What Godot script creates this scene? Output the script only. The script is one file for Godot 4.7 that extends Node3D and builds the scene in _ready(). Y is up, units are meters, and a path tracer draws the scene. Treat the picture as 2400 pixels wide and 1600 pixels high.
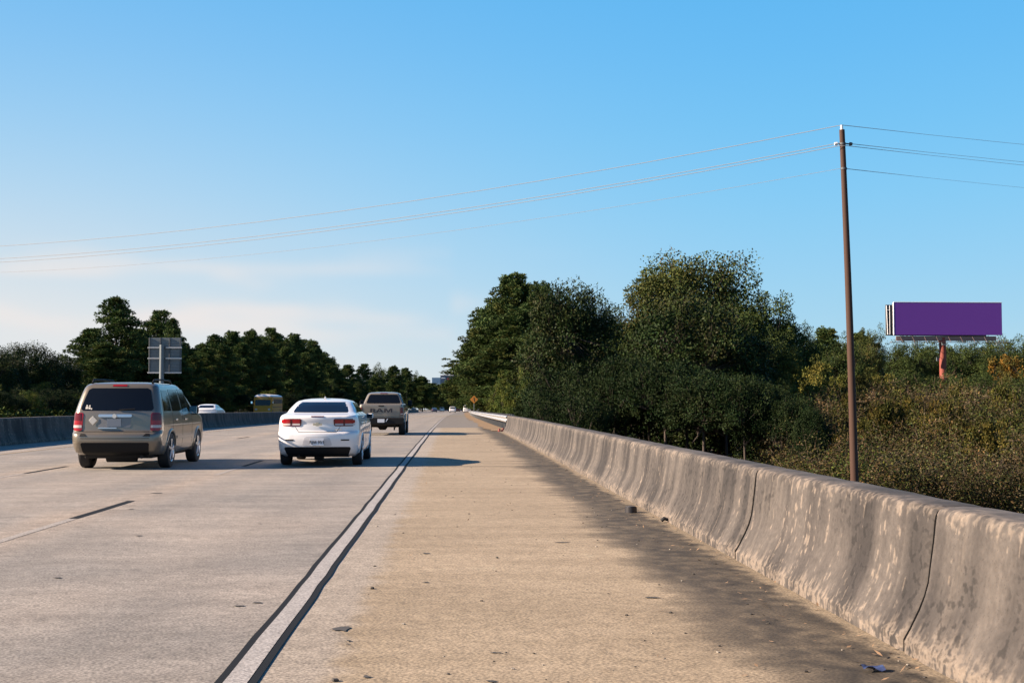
extends Node3D

# ---------------------------------------------------------------- measures read from the photograph (2400 x 1600)
const FOCAL := 3050.0          # focal length in photograph pixels
const VPX := 1058.0            # where the road runs out to
const VPY := 943.0             # the horizon
const EYE := 1.33              # height of the lens above the road
const EXPOSURE := 3.0

var M := {}                    # materials by name
var R := RandomNumberGenerator.new()
var used_names := {}

# road profile: the bridge ends and the road falls and bends gently to the right
func gy(d: float) -> float:
	if d < 30.0: return 0.0
	if d < 70.0: return -0.005 * (d - 30.0) * (d - 30.0) / 80.0
	return -0.1 - 0.005 * (d - 70.0)
func cx(d: float) -> float:
	if d < 100.0: return 0.0
	if d < 700.0: return 3.1e-5 * (d - 100.0) * (d - 100.0)
	return 11.16 + 0.0372 * (d - 700.0)
func on_road(x: float, d: float, up := 0.0) -> Vector3:
	return Vector3(x + cx(d), gy(d) + up, -d)
func at(px: float, py: float, d: float) -> Vector3:      # the point on a photograph pixel's ray at a depth along the road
	var b := Basis.from_euler(Vector3(atan(143.0 / FOCAL), -atan(142.0 / FOCAL), 0.0))
	var r := b * Vector3((px - 1200.0) / FOCAL, (800.0 - py) / FOCAL, -1.0)
	return Vector3(0, EYE, 0) + r * (d / -r.z)
func side_at(px: float, d: float, py := VPY) -> float:     # lateral metres of a photograph column at a depth
	return at(px, py, d).x
func high_at(py: float, d: float, px := VPX) -> float:     # height of a photograph row at a depth
	return at(px, py, d).y

# ---------------------------------------------------------------- mesh helper
class Geo:
	var v := PackedVector3Array()
	var n := PackedVector3Array()
	var c := PackedColorArray()
	var t := PackedVector2Array()
	var t2 := PackedVector2Array()
	var ix := PackedInt32Array()
	func tri(a: Vector3, b: Vector3, d: Vector3, out: Vector3):     # flat triangle facing out
		var k := (d - a).cross(b - a)
		var i := v.size()
		if k.dot(out) < 0.0:
			k = -k
			v.append(a); v.append(d); v.append(b)
		else:
			v.append(a); v.append(b); v.append(d)
		k = k.normalized()
		for q in 3: n.append(k)
		ix.append(i); ix.append(i + 1); ix.append(i + 2)
	func quad(a: Vector3, b: Vector3, d: Vector3, e: Vector3, out: Vector3):
		var k := (d - a).cross(b - a)
		if k.length_squared() < 1e-16: k = (e - a).cross(d - a)
		var i := v.size()
		if k.dot(out) < 0.0:
			k = -k
			v.append(a); v.append(e); v.append(d); v.append(b)
		else:
			v.append(a); v.append(b); v.append(d); v.append(e)
		k = k.normalized()
		for q in 4: n.append(k)
		for q in [0, 1, 2, 0, 2, 3]: ix.append(i + q)
	func box(mid: Vector3, size: Vector3, turn := Basis.IDENTITY, bevel := -1.0):   # box with chamfered edges
		var h := size * 0.5
		var b: float = bevel if bevel >= 0.0 else min(0.012, 0.12 * min(size.x, min(size.y, size.z)))
		var axes := [Vector3.RIGHT, Vector3.UP, Vector3.BACK]
		for a in 3:
			var u := (a + 1) % 3
			var w := (a + 2) % 3
			for s in [-1.0, 1.0]:
				var f: Array = []
				for q in [[-1, -1], [1, -1], [1, 1], [-1, 1]]:
					var p := Vector3.ZERO
					p[a] = s * h[a]; p[u] = q[0] * (h[u] - b); p[w] = q[1] * (h[w] - b)
					f.append(mid + turn * p)
				quad(f[0], f[1], f[2], f[3], turn * (axes[a] * s))
		if b > 0.0:
			for a in 3:
				var u := (a + 1) % 3
				var w := (a + 2) % 3
				for s in [-1.0, 1.0]:
					for r in [-1.0, 1.0]:
						var p1 := Vector3.ZERO
						var p2 := Vector3.ZERO
						p1[u] = s * h[u]; p1[w] = r * (h[w] - b); p2[u] = s * (h[u] - b); p2[w] = r * h[w]
						var lo := Vector3.ZERO
						lo[a] = h[a] - b
						quad(mid + turn * (p1 - lo), mid + turn * (p1 + lo), mid + turn * (p2 + lo), mid + turn * (p2 - lo), turn * (axes[u] * s + axes[w] * r))
			for x in [-1.0, 1.0]:
				for y in [-1.0, 1.0]:
					for z in [-1.0, 1.0]:
						tri(mid + turn * Vector3(x * h.x, y * (h.y - b), z * (h.z - b)), mid + turn * Vector3(x * (h.x - b), y * h.y, z * (h.z - b)), mid + turn * Vector3(x * (h.x - b), y * (h.y - b), z * h.z), turn * Vector3(x, y, z))
	func grid(p: Array, flip := false, uv: Array = [], uv2: Array = [], skip: Dictionary = {}):   # smooth surface through rows of points
		var i0 := v.size()
		var rows := p.size()
		var cols: int = p[0].size()
		for i in rows:
			for j in cols:
				var du: Vector3 = p[i][min(j + 1, cols - 1)] - p[i][max(j - 1, 0)]
				var dv: Vector3 = p[min(i + 1, rows - 1)][j] - p[max(i - 1, 0)][j]
				var k := du.cross(dv)
				if k.length_squared() < 1e-14: k = Vector3.UP
				v.append(p[i][j])
				n.append((-k if flip else k).normalized())
				if uv.size() > 0: t.append(uv[i][j])
				if uv2.size() > 0: t2.append(uv2[i][j])
		for i in rows - 1:
			for j in cols - 1:
				if skip.has(i * cols + j): continue
				var a := i0 + i * cols + j
				if flip:
					for q in [a, a + 1, a + cols + 1, a, a + cols + 1, a + cols]: ix.append(q)
				else:
					for q in [a, a + cols + 1, a + 1, a, a + cols, a + cols + 1]: ix.append(q)
	func tube(pts: Array, rad: Array, sides := 8, caps := true):
		var rows: Array = []
		var last := Vector3.UP
		var side := Vector3.ZERO
		for i in pts.size():
			var d: Vector3 = (pts[min(i + 1, pts.size() - 1)] - pts[max(i - 1, 0)])
			if d.length_squared() < 1e-12: d = last
			d = d.normalized()
			last = d
			if side == Vector3.ZERO:
				side = d.cross(Vector3.FORWARD if absf(d.z) < 0.9 else Vector3.UP).normalized()
			side = (side - d * side.dot(d)).normalized()
			var up := d.cross(side)
			var row: Array = []
			for j in sides + 1:
				var a := TAU * j / sides
				row.append(pts[i] + (side * cos(a) + up * sin(a)) * float(rad[i]))
			rows.append(row)
		# make the normals of the seam agree by wrapping around
		var i0 := v.size()
		for i in rows.size():
			for j in sides + 1:
				v.append(rows[i][j])
				n.append((rows[i][j] - pts[i]).normalized() if rad[i] > 0.0 else last)
				t.append(Vector2(float(j) / sides, float(i)))
		for i in rows.size() - 1:
			for j in sides:
				var a := i0 + i * (sides + 1) + j
				var b := a + sides + 1
				for q in [a, b + 1, a + 1, a, b, b + 1]: ix.append(q)
		if caps:
			for e in [0, rows.size() - 1]:
				var out: Vector3 = (pts[0] - pts[1]) if e == 0 else (pts[e] - pts[e - 1])
				for j in sides:
					tri(pts[e], rows[e][j], rows[e][j + 1], out)
	func leaf(p0: Vector3, dir: Vector3, nor: Vector3, ln: float, wd: float, col: Color):
		var side := nor.cross(dir).normalized() * (wd * 0.5)
		var nn := dir.cross(side).normalized()
		var mid := p0 + dir * (ln * 0.45)
		var i := v.size()
		v.append(p0); v.append(mid + side); v.append(p0 + dir * ln); v.append(mid - side)
		n.append(nn); n.append(nn); n.append(nn); n.append(nn)
		c.append(col); c.append(col); c.append(col); c.append(col)
		ix.append(i); ix.append(i + 1); ix.append(i + 2); ix.append(i); ix.append(i + 2); ix.append(i + 3)
	func mesh() -> ArrayMesh:
		var a := []
		a.resize(Mesh.ARRAY_MAX)
		a[Mesh.ARRAY_VERTEX] = v
		a[Mesh.ARRAY_NORMAL] = n
		if c.size() == v.size(): a[Mesh.ARRAY_COLOR] = c
		if t.size() == v.size(): a[Mesh.ARRAY_TEX_UV] = t
		if t2.size() == v.size(): a[Mesh.ARRAY_TEX_UV2] = t2
		a[Mesh.ARRAY_INDEX] = ix
		var m := ArrayMesh.new()
		m.add_surface_from_arrays(Mesh.PRIMITIVE_TRIANGLES, a)
		return m

# ---------------------------------------------------------------- scene helpers
func numbered(called: String) -> String:
	if not used_names.has(called):
		used_names[called] = 0
		return called
	used_names[called] += 1
	return "%s_%03d" % [called, used_names[called]]
func tag(o: Node, label := "", category := "", group := "", kind := "") -> Node:
	if label: o.set_meta("label", label)
	if category: o.set_meta("category", category)
	if group: o.set_meta("group", group)
	if kind: o.set_meta("kind", kind)
	return o
func base(called: String, at: Vector3, turn := 0.0) -> Node3D:
	var o := Node3D.new()
	o.name = numbered(called)
	o.position = at
	o.rotation.y = turn
	add_child(o)
	return o
func part(called: String, g, mat: Material, parent: Node = self) -> MeshInstance3D:
	var o := MeshInstance3D.new()
	o.name = numbered(called) if parent == self else called
	o.mesh = g.mesh() if g is Geo else g
	o.material_override = mat
	o.cast_shadow = GeometryInstance3D.SHADOW_CASTING_SETTING_ON
	parent.add_child(o, true)
	return o
func lettering(what: String, high: float, deep: float) -> TextMesh:
	var f := SystemFont.new()
	f.font_names = PackedStringArray(["Droid Sans"])
	f.font_weight = 700
	var m := TextMesh.new()
	m.font = f
	m.text = what
	m.font_size = 64
	m.pixel_size = high / 46.0
	m.depth = deep
	return m
func mat(color: Color, rough := 0.7, metal := 0.0) -> StandardMaterial3D:
	var m := StandardMaterial3D.new()
	m.albedo_color = color
	m.roughness = rough
	m.metallic = metal
	m.cull_mode = BaseMaterial3D.CULL_DISABLED
	return m
func lin(r: float, g: float, b: float) -> Color:      # a real-world base colour, linear
	return Color(r, g, b).linear_to_srgb()
func ss(a: float, b: float, x: float) -> float:
	return smoothstep(a, b, x)
func noise(freq: float, seed_n: int, oct := 4) -> FastNoiseLite:
	var f := FastNoiseLite.new()
	f.noise_type = FastNoiseLite.TYPE_SIMPLEX_SMOOTH
	f.seed = seed_n
	f.frequency = freq
	f.fractal_type = FastNoiseLite.FRACTAL_FBM
	f.fractal_octaves = oct
	return f

# ---------------------------------------------------------------- sky
func make_sky() -> Sky:
	var w := 1024
	var h := 512
	var stops := [[0.0, 198, 220, 229], [1.5, 186, 218, 233], [3.5, 168, 214, 239], [6.0, 152, 209, 243], [9.0, 134, 203, 245], [12.0, 119, 196, 245], [15.0, 107, 189, 244], [18.0, 97, 183, 242], [26.0, 74, 150, 222], [40.0, 48, 108, 176], [60.0, 38, 84, 140], [90.0, 34, 74, 122]]
	var f1 := noise(0.9, 5, 4)
	var f2 := noise(2.6, 9, 4)
	var px := PackedFloat32Array()
	px.resize(w * h * 3)
	var at := 0
	for j in h:
		var e := 90.0 - 180.0 * (j + 0.5) / h
		var ee := maxf(e, 0.0)
		var k := 0
		while k < stops.size() - 2 and stops[k + 1][0] < ee: k += 1
		var u := clampf((ee - stops[k][0]) / (stops[k + 1][0] - stops[k][0]), 0.0, 1.0)
		var a: Array = stops[k]
		var b: Array = stops[k + 1]
		var c := Color(lerpf(a[1], b[1], u) / 255.0, lerpf(a[2], b[2], u) / 255.0, lerpf(a[3], b[3], u) / 255.0).srgb_to_linear()
		var low := exp(-ee / 6.2)
		for i in w:
			var az := 180.0 - 360.0 * (i + 0.5) / w
			# paler towards the sun, which stands to the left
			var off := absf(wrapf(az + 90.0, -180.0, 180.0))
			var pale := clampf(1.75 * low * ss(107.0, 66.0, off), 0.0, 0.93)
			var col := c.lerp(Color(0.79, 0.80, 0.81), pale)
			# thin cirrus low over the trees
			if ee < 12.0 and e > -1.0:
				var ar := deg_to_rad(az)
				var q := Vector3(sin(ar) * 3.0, ee * 0.55 - az * 0.012, cos(ar) * 3.0)
				var veil := ss(-0.1, 0.45, f1.get_noise_3dv(q) + 0.5 * f2.get_noise_3dv(q)) * ss(0.0, 4.0, ee) * ss(7.6, 4.6, ee) * ss(99.0, 78.0, off)
				col = col.lerp(Color(0.90, 0.82, 0.785), veil * 0.75)
			px[at] = col.r / EXPOSURE; px[at + 1] = col.g / EXPOSURE; px[at + 2] = col.b / EXPOSURE
			at += 3
	var im := Image.create_from_data(w, h, false, Image.FORMAT_RGBF, px.to_byte_array())
	var sm := PanoramaSkyMaterial.new()
	sm.panorama = ImageTexture.create_from_image(im)
	sm.filter = true
	var s := Sky.new()
	s.sky_material = sm
	return s

# ---------------------------------------------------------------- computed surfaces
func tex(w: int, h: int, by: PackedByteArray) -> ImageTexture:
	var im := Image.create_from_data(w, h, false, Image.FORMAT_RGB8, by)
	im.generate_mipmaps()
	return ImageTexture.create_from_image(im)
func grain(size: int, seed_n: int, contrast: float, speck: float) -> Array:    # fine aggregate that tiles: [colour, height]
	var a := noise(0.09, seed_n, 3).get_seamless_image(size, size).get_data()
	var b := noise(0.02, seed_n + 1, 4).get_seamless_image(size, size).get_data()
	var rr := RandomNumberGenerator.new()
	rr.seed = seed_n
	var by := PackedByteArray()
	by.resize(size * size * 3)
	var hi := PackedByteArray()
	hi.resize(size * size * 3)
	for i in size * size:
		var x := (a[i] / 255.0 - 0.5) * contrast + (b[i] / 255.0 - 0.5) * contrast * 0.35
		var s := rr.randf()
		x += (s - 0.5) * contrast * 0.35
		var g := 0.84 + x
		var warm := (rr.randf() - 0.5) * 0.03
		if s > 1.0 - speck: g -= 0.28
		by[i * 3] = clampi(int((g + warm) * 255.0), 0, 255)
		by[i * 3 + 1] = clampi(int(g * 255.0), 0, 255)
		by[i * 3 + 2] = clampi(int((g - warm) * 255.0), 0, 255)
		var q := clampi(int((0.5 + x * 1.2) * 255.0), 0, 255)
		hi[i * 3] = q; hi[i * 3 + 1] = q; hi[i * 3 + 2] = q
	return [tex(size, size, by), tex(size, size, hi)]
func lane_map() -> ImageTexture:        # wear of the lanes: 13.2 m across, 82 m along
	var w := 1024
	var h := 1024
	var blot := noise(0.35, 21, 5)
	var streak := noise(1.0, 22, 4)
	var fine := noise(3.0, 23, 3)
	var by := PackedByteArray()
	by.resize(w * h * 3)
	for j in h:
		var d := 82.0 * j / h
		for i in w:
			var x := -14.2 + 13.2 * i / w
			var b := blot.get_noise_2d(x, d * 0.55)
			var s := streak.get_noise_2d(x * 0.35, d * 1.6)
			var f := fine.get_noise_2d(x * 0.8, d * 1.2)
			var g := 0.86 + 0.10 * b + 0.10 * s + 0.06 * f
			# tyre paths polished grey, paler cement along the lane joints
			var path := 0.0
			for c in [-2.0, -3.6, -5.4, -7.1, -9.1, -10.8]:
				path = maxf(path, 1.0 - absf(x - c + 0.1 * b) / 0.42)
			g -= 0.05 * maxf(path, 0.0) * (0.7 + s)
			var joint := 0.0
			for c in [-4.38, -8.07]:
				joint = maxf(joint, 1.0 - absf(x - c + 0.25 * b) / 0.55)
			joint = maxf(joint, 0.0)
			g += 0.06 * joint * (0.6 + f)
			var warm := 0.012 + 0.03 * joint + 0.02 * b
			var k := (j * w + i) * 3
			by[k] = clampi(int((g + warm) * 255.0), 0, 255)
			by[k + 1] = clampi(int(g * 255.0), 0, 255)
			by[k + 2] = clampi(int((g - warm) * 255.0), 0, 255)
	return tex(w, h, by)
func shoulder_map() -> ImageTexture:    # stains of the shoulder: 3.5 m across, 82 m along
	var w := 512
	var h := 2048
	var blot := noise(0.5, 31, 5)
	var streak := noise(1.1, 32, 4)
	var fine := noise(4.0, 33, 4)
	var by := PackedByteArray()
	by.resize(w * h * 3)
	for j in h:
		var d := 82.0 * j / h
		for i in w:
			var x := -1.02 + 3.5 * i / w
			var b := blot.get_noise_2d(x, d * 0.5)
			var s := streak.get_noise_2d(x * 0.3, d * 1.5)
			var f := fine.get_noise_2d(x, d * 0.8)
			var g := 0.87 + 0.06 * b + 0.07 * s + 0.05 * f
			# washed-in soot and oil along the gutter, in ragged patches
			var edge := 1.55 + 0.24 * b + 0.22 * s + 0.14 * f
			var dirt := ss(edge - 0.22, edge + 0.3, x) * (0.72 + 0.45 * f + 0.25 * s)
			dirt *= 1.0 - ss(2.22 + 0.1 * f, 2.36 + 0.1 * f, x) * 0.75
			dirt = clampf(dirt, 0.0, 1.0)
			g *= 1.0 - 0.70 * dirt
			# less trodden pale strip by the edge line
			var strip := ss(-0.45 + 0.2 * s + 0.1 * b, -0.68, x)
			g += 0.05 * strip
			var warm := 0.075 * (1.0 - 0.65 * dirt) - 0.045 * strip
			var k := (j * w + i) * 3
			by[k] = clampi(int((g + warm * 0.8) * 255.0), 0, 255)
			by[k + 1] = clampi(int(g * 255.0), 0, 255)
			by[k + 2] = clampi(int((g - warm * 1.5) * 255.0), 0, 255)
	return tex(w, h, by)
func barrier_map() -> ImageTexture:     # weather streaks on the parapet: 24 m along, foot (v 0) to the back of the top (v 1)
	var w := 2048
	var h := 384
	var run := noise(1.0, 41, 4)
	var run2 := noise(1.0, 42, 3)
	var blot := noise(0.8, 43, 4)
	var chip := noise(9.0, 44, 4)
	var by := PackedByteArray()
	by.resize(w * h * 3)
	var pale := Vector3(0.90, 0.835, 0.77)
	var mid := Vector3(0.60, 0.575, 0.56)
	var dark := Vector3(0.34, 0.325, 0.325)
	for i in w:
		var x := 24.0 * i / w
		for j in h:
			var v := 1.27 * j / h          # metres up the face
			var s := 0.75 * run.get_noise_2d(x * 2.6, v * 0.16) + 0.45 * run2.get_noise_2d(x * 9.0, v * 0.3)
			var b := blot.get_noise_2d(x * 0.8, v * 0.9)
			var wide := run2.get_noise_2d(x * 1.1 + 40.0, v * 0.2)
			var q := chip.get_noise_2d(x, v * 1.1)
			# grey weather film with soft darker runs of soot and water
			var col := mid.lerp(dark, clampf(0.36 + 0.45 * s + 0.6 * b + 1.2 * wide, 0.0, 1.0))
			col = col.lerp(pale, clampf((-s - 0.34 + 0.4 * b) * 1.2, 0.0, 0.16))
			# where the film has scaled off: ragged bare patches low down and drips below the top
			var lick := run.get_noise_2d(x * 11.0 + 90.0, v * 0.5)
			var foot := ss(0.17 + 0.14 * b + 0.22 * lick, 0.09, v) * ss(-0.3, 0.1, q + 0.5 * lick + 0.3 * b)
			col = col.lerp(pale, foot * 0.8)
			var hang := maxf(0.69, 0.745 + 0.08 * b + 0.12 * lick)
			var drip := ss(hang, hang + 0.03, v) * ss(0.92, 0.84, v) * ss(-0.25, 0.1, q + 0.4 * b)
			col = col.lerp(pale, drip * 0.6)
			# lichen specks and sand grain
			col *= 1.0 - 0.35 * ss(0.10, 0.4, q) * ss(-0.2, 0.3, wide + b)
			col *= 1.0 + 0.10 * q
			var k := ((h - 1 - j) * w + i) * 3
			by[k] = clampi(int(col.x * 255.0), 0, 255)
			by[k + 1] = clampi(int(col.y * 255.0), 0, 255)
			by[k + 2] = clampi(int(col.z * 255.0), 0, 255)
	return tex(w, h, by)
func wood_map() -> ImageTexture:
	var w := 128
	var h := 1024
	var a := noise(1.0, 51, 4)
	var by := PackedByteArray()
	by.resize(w * h * 3)
	for j in h:
		for i in w:
			var an := TAU * i / w
			var s := a.get_noise_3d(cos(an) * 7.0, sin(an) * 7.0, j * 0.012) + 0.5 * a.get_noise_3d(cos(an) * 2.0, sin(an) * 2.0, j * 0.05)
			var g := 0.62 + 1.1 * s
			var k := (j * w + i) * 3
			by[k] = clampi(int(g * 235.0), 0, 255)
			by[k + 1] = clampi(int(g * 205.0), 0, 255)
			by[k + 2] = clampi(int(g * 185.0), 0, 255)
	return tex(w, h, by)
func surface(color: Color, gr: Array, wear: Texture2D, rough: float, relief := 0.15) -> StandardMaterial3D:
	var m := mat(color, rough)
	m.albedo_texture = gr[0]
	m.heightmap_enabled = true
	m.heightmap_texture = gr[1]
	m.heightmap_scale = relief
	if wear:
		m.detail_enabled = true
		m.detail_blend_mode = BaseMaterial3D.BLEND_MODE_MUL
		m.detail_uv_layer = BaseMaterial3D.DETAIL_UV_2
		m.detail_albedo = wear
	return m
func leafy(rough: float, through: Color, spec := 0.5) -> StandardMaterial3D:
	var m := mat(Color.WHITE, rough)
	m.vertex_color_use_as_albedo = true
	m.metallic_specular = spec
	m.backlight_enabled = true
	m.backlight = through
	return m
func paint(color: Color, metal := 0.0, rough := 0.4) -> StandardMaterial3D:
	var m := mat(color, rough, metal)
	m.clearcoat_enabled = true
	m.clearcoat = 0.8
	m.clearcoat_roughness = 0.06
	return m
func make_materials():
	var g1 := grain(1024, 100, 0.55, 0.03)
	var g2 := grain(512, 200, 0.36, 0.03)
	M.lane = surface(lin(0.43, 0.405, 0.37), g1, lane_map(), 0.85, 0.1)
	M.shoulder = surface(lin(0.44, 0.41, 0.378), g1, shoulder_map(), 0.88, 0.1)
	M.asphalt = surface(lin(0.20, 0.185, 0.165), g2, null, 0.9)
	M.far_road = surface(lin(0.30, 0.285, 0.27), g2, null, 0.9)
	var g3 := grain(512, 300, 0.16, 0.01)
	M.barrier = surface(lin(0.335, 0.33, 0.32), g3, null, 0.9, 0.04)
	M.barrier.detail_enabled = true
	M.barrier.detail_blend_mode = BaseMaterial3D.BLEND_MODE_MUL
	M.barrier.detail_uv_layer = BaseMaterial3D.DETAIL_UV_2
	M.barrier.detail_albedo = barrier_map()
	M.tar = mat(lin(0.012, 0.014, 0.017), 0.85)
	M.tar.metallic_specular = 0.25
	M.white_line = surface(lin(0.43, 0.41, 0.39), g1, null, 0.7)
	M.worn_line = surface(lin(0.39, 0.362, 0.33), g1, null, 0.8)
	M.yellow_line = surface(lin(0.42, 0.33, 0.22), g1, null, 0.8)
	M.joint = mat(lin(0.22, 0.205, 0.19), 0.9)
	M.spot = mat(lin(0.045, 0.045, 0.045), 0.9)
	M.soil = surface(lin(0.08, 0.06, 0.035), g2, null, 1.0)
	M.straw = surface(lin(0.26, 0.17, 0.085), g2, null, 1.0)
	M.wood = mat(lin(0.19, 0.118, 0.09), 0.85)
	M.wood.albedo_texture = wood_map()
	M.bark = mat(lin(0.06, 0.048, 0.04), 0.95)
	M.pine = leafy(0.7, Color(0.25, 0.32, 0.12), 0.2)
	M.broad = leafy(0.7, Color(0.4, 0.42, 0.15), 0.18)
	M.glossy = leafy(0.55, Color(0.12, 0.16, 0.05), 0.2)
	M.privet = leafy(0.6, Color(0.15, 0.18, 0.07), 0.16)
	M.steel = mat(lin(0.50, 0.50, 0.50), 0.4, 0.75)
	M.galv = mat(lin(0.12, 0.15, 0.165), 0.6, 0.3)
	M.dark_galv = mat(lin(0.07, 0.08, 0.09), 0.65, 0.2)
	M.rubber = mat(lin(0.018, 0.018, 0.02), 0.8)
	M.plastic = mat(lin(0.009, 0.010, 0.012), 0.6)
	M.plastic.metallic_specular = 0.3
	M.under = mat(lin(0.012, 0.012, 0.013), 0.9)
	M.glass = mat(lin(0.005, 0.007, 0.011), 0.05)
	M.glass.metallic_specular = 0.4
	M.chrome = mat(lin(0.80, 0.81, 0.83), 0.12, 1.0)
	M.rim = mat(lin(0.55, 0.56, 0.58), 0.3, 0.9)
	M.red_lens = mat(lin(0.24, 0.008, 0.014), 0.12)
	M.dark_lens = mat(lin(0.09, 0.006, 0.010), 0.12)
	M.clear_lens = mat(lin(0.40, 0.36, 0.36), 0.12)
	M.plate = mat(lin(0.62, 0.66, 0.72), 0.4)
	M.ink = mat(lin(0.006, 0.008, 0.02), 0.6)
	M.gold = mat(lin(0.50, 0.46, 0.36), 0.3, 0.7)
	M.white = mat(lin(0.78, 0.78, 0.78), 0.5)
	M.cream = mat(lin(0.66, 0.62, 0.54), 0.5)
	M.wire = mat(lin(0.23, 0.235, 0.245), 0.7, 0.0)
	M.ceramic = mat(lin(0.70, 0.70, 0.68), 0.2)

# ---------------------------------------------------------------- road, bridge and ground
func depths(a: float, b: float) -> Array:
	var r: Array = [a]
	var d := a
	while d < b - 0.01:
		d += clampf(absf(d) * 0.06, 0.5, 25.0)
		r.append(minf(d, b))
	return r
func strip(x0: float, x1: float, d0: float, d1: float, up: float, wander := 0.0, seed_n := 1, wear_x := -14.2, wear_w := 13.2) -> Geo:
	var g := Geo.new()
	var rows: Array = []
	var uv: Array = []
	var uv2: Array = []
	var nz := noise(0.7, seed_n, 3)
	for d in depths(d0, d1):
		var row: Array = []
		var r1: Array = []
		var r2: Array = []
		for q in 2:
			var x := lerpf(x0, x1, q)
			if wander > 0.0: x += wander * (nz.get_noise_2d(d * 0.8, 0.0) + 0.4 * nz.get_noise_2d(d * 3.0, 9.0 + q * 5.0))
			row.append(on_road(x, d, up))
			r1.append(Vector2(x, d) / 2.4)
			r2.append(Vector2((x - wear_x) / wear_w, d / 82.0))
		rows.append(row); uv.append(r1); uv2.append(r2)
	g.grid(rows, false, uv, uv2)
	return g
func ground_height(x: float, d: float) -> float:
	var road := gy(maxf(d, 0.0))
	var t := ss(62.0, 125.0, d)
	if x > 2.6:
		var fall := -0.1 - 0.28 * clampf(x - cx(d) - 4.0, 0.0, 9.0)
		return lerpf(-4.6, road + fall, t)
	if x > -31.0:
		return lerpf(-4.6, road - 0.35, ss(68.0, 80.0, d))
	return lerpf(-2.0, road - 0.5, ss(40.0, 90.0, d))
func build_setting():
	var g := Geo.new()
	var rows: Array = []
	var uv: Array = []
	var xs: Array = [-2500.0, -900.0, -300.0, -120.0, -70.0, -45.0, -33.0, -31.0, -22.0, -10.0, 0.0, 2.5, 4.0, 6.0, 9.0, 13.0, 20.0, 35.0, 70.0, 140.0, 400.0, 1000.0, 2500.0]
	var ds: Array = [-300.0, -100.0, -40.0, -6.0]
	var d := -6.0
	while d < 3000.0:
		d += clampf(absf(d) * 0.08, 4.0, 220.0)
		ds.append(d)
	for dd in ds:
		var row: Array = []
		var r1: Array = []
		for x in xs:
			var x2: float = x + (cx(maxf(dd, 0.0)) if absf(x) < 200.0 else 0.0)
			row.append(Vector3(x2, ground_height(x, dd), -dd))
			r1.append(Vector2(x2, dd) / 3.0)
		rows.append(row); uv.append(r1)
	g.grid(rows, false, uv, uv)
	tag(part("ground", g, M.soil), "", "", "", "structure")

	var road := part("road", strip(-14.0, -1.02, -6.0, 1500.0, 0.0), M.lane)
	tag(road, "", "", "", "structure")
	part("edge_line", strip(-1.08, -0.966, -6.0, 1200.0, 0.008, 0.012, 61), M.white_line, road)
	part("tar_stripe", strip(-1.123, -1.078, -6.0, 400.0, 0.006, 0.016, 61), M.tar, road)
	part("tar_stripe", strip(-0.968, -0.923, -6.0, 78.0, 0.006, 0.016, 61), M.tar, road)
	part("yellow_edge_line", strip(-11.62, -11.48, -6.0, 900.0, 0.006), M.yellow_line, road)
	for lane in [[-4.33, 15.2], [-8.0, 24.9]]:
		for k in range(-2, 40):
			var a: float = lane[1] + 12.19 * k
			if a < -5.0 or a > 330.0: continue
			part("worn_lane_dash", strip(lane[0] - 0.05, lane[0] + 0.055, a - 3.2, a - 0.02, 0.003), M.worn_line, road)
			part("black_lane_dash", strip(lane[0] - 0.05, lane[0] + 0.055, a, a + 2.7, 0.004, 0.008, 70 + k), M.tar, road)
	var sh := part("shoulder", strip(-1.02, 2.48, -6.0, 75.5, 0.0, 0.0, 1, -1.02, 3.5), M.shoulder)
	tag(sh, "", "", "", "structure")
	for q in [27.1, 44.0, 62.0, 75.3]:
		part("deck_joint", strip(-0.92, 2.41, q, q + 0.05, 0.004), M.tar, sh)
	var sha := part("asphalt_shoulder", strip(-1.02, 2.35, 75.5, 1500.0, 0.0), M.asphalt)
	tag(sha, "", "", "", "structure")
	tag(part("verge", strip(1.8, 4.6, 63.5, 420.0, 0.02, 0.5, 15), M.straw), "", "", "", "structure")
	tag(part("far_carriageway", strip(-31.0, -14.2, -6.0, 1500.0, 0.0), M.far_road), "", "", "", "structure")
	# slab and beams of the bridge under the running surface
	g = Geo.new()
	g.box(Vector3(-14.0, -0.55, -34.5), Vector3(33.9, 0.7, 81.0), Basis.IDENTITY, 0.02)
	tag(part("bridge_deck", g, M.far_road), "", "", "", "structure")
	# dark oval tar spots and scars on the concrete
	R.seed = 77
	var spots := [[803, 1467, 0.075, 0.045], [563, 1412, 0.05, 0.012], [607, 1405, 0.045, 0.012], [820, 1494, 0.02, 0.012], [815, 1502, 0.018, 0.01], [368, 1152, 0.12, 0.05], [328, 1250, 0.06, 0.02], [310, 1189, 0.05, 0.02], [610, 1224, 0.03, 0.015], [1152, 1590, 0.03, 0.015], [862, 1577, 0.03, 0.02], [997, 1294, 0.05, 0.02], [1000, 1361, 0.035, 0.016], [1315, 1270, 0.09, 0.02], [1530, 1400, 0.08, 0.02], [1160, 1524, 0.04, 0.01], [600, 1065, 0.25, 0.02], [140, 1345, 0.05, 0.02]]
	for s in spots:
		var dd: float = EYE * FOCAL / (s[1] - VPY)
		var mid := on_road(side_at(s[0], dd), dd, 0.005)
		g = Geo.new()
		var ring: Array = []
		for q in 11:
			var a := TAU * q / 11.0
			var k := 1.0 + R.randf_range(-0.5, 0.35)
			ring.append(mid + Vector3(cos(a) * s[2] * 0.75 * k, 0.0, sin(a) * s[3] * 1.6 * k))
		for q in 11: g.tri(mid, ring[q], ring[(q + 1) % 11], Vector3.UP)
		part("tar_spot", g, M.spot, sh if mid.x > -1.0 else road)

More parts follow.
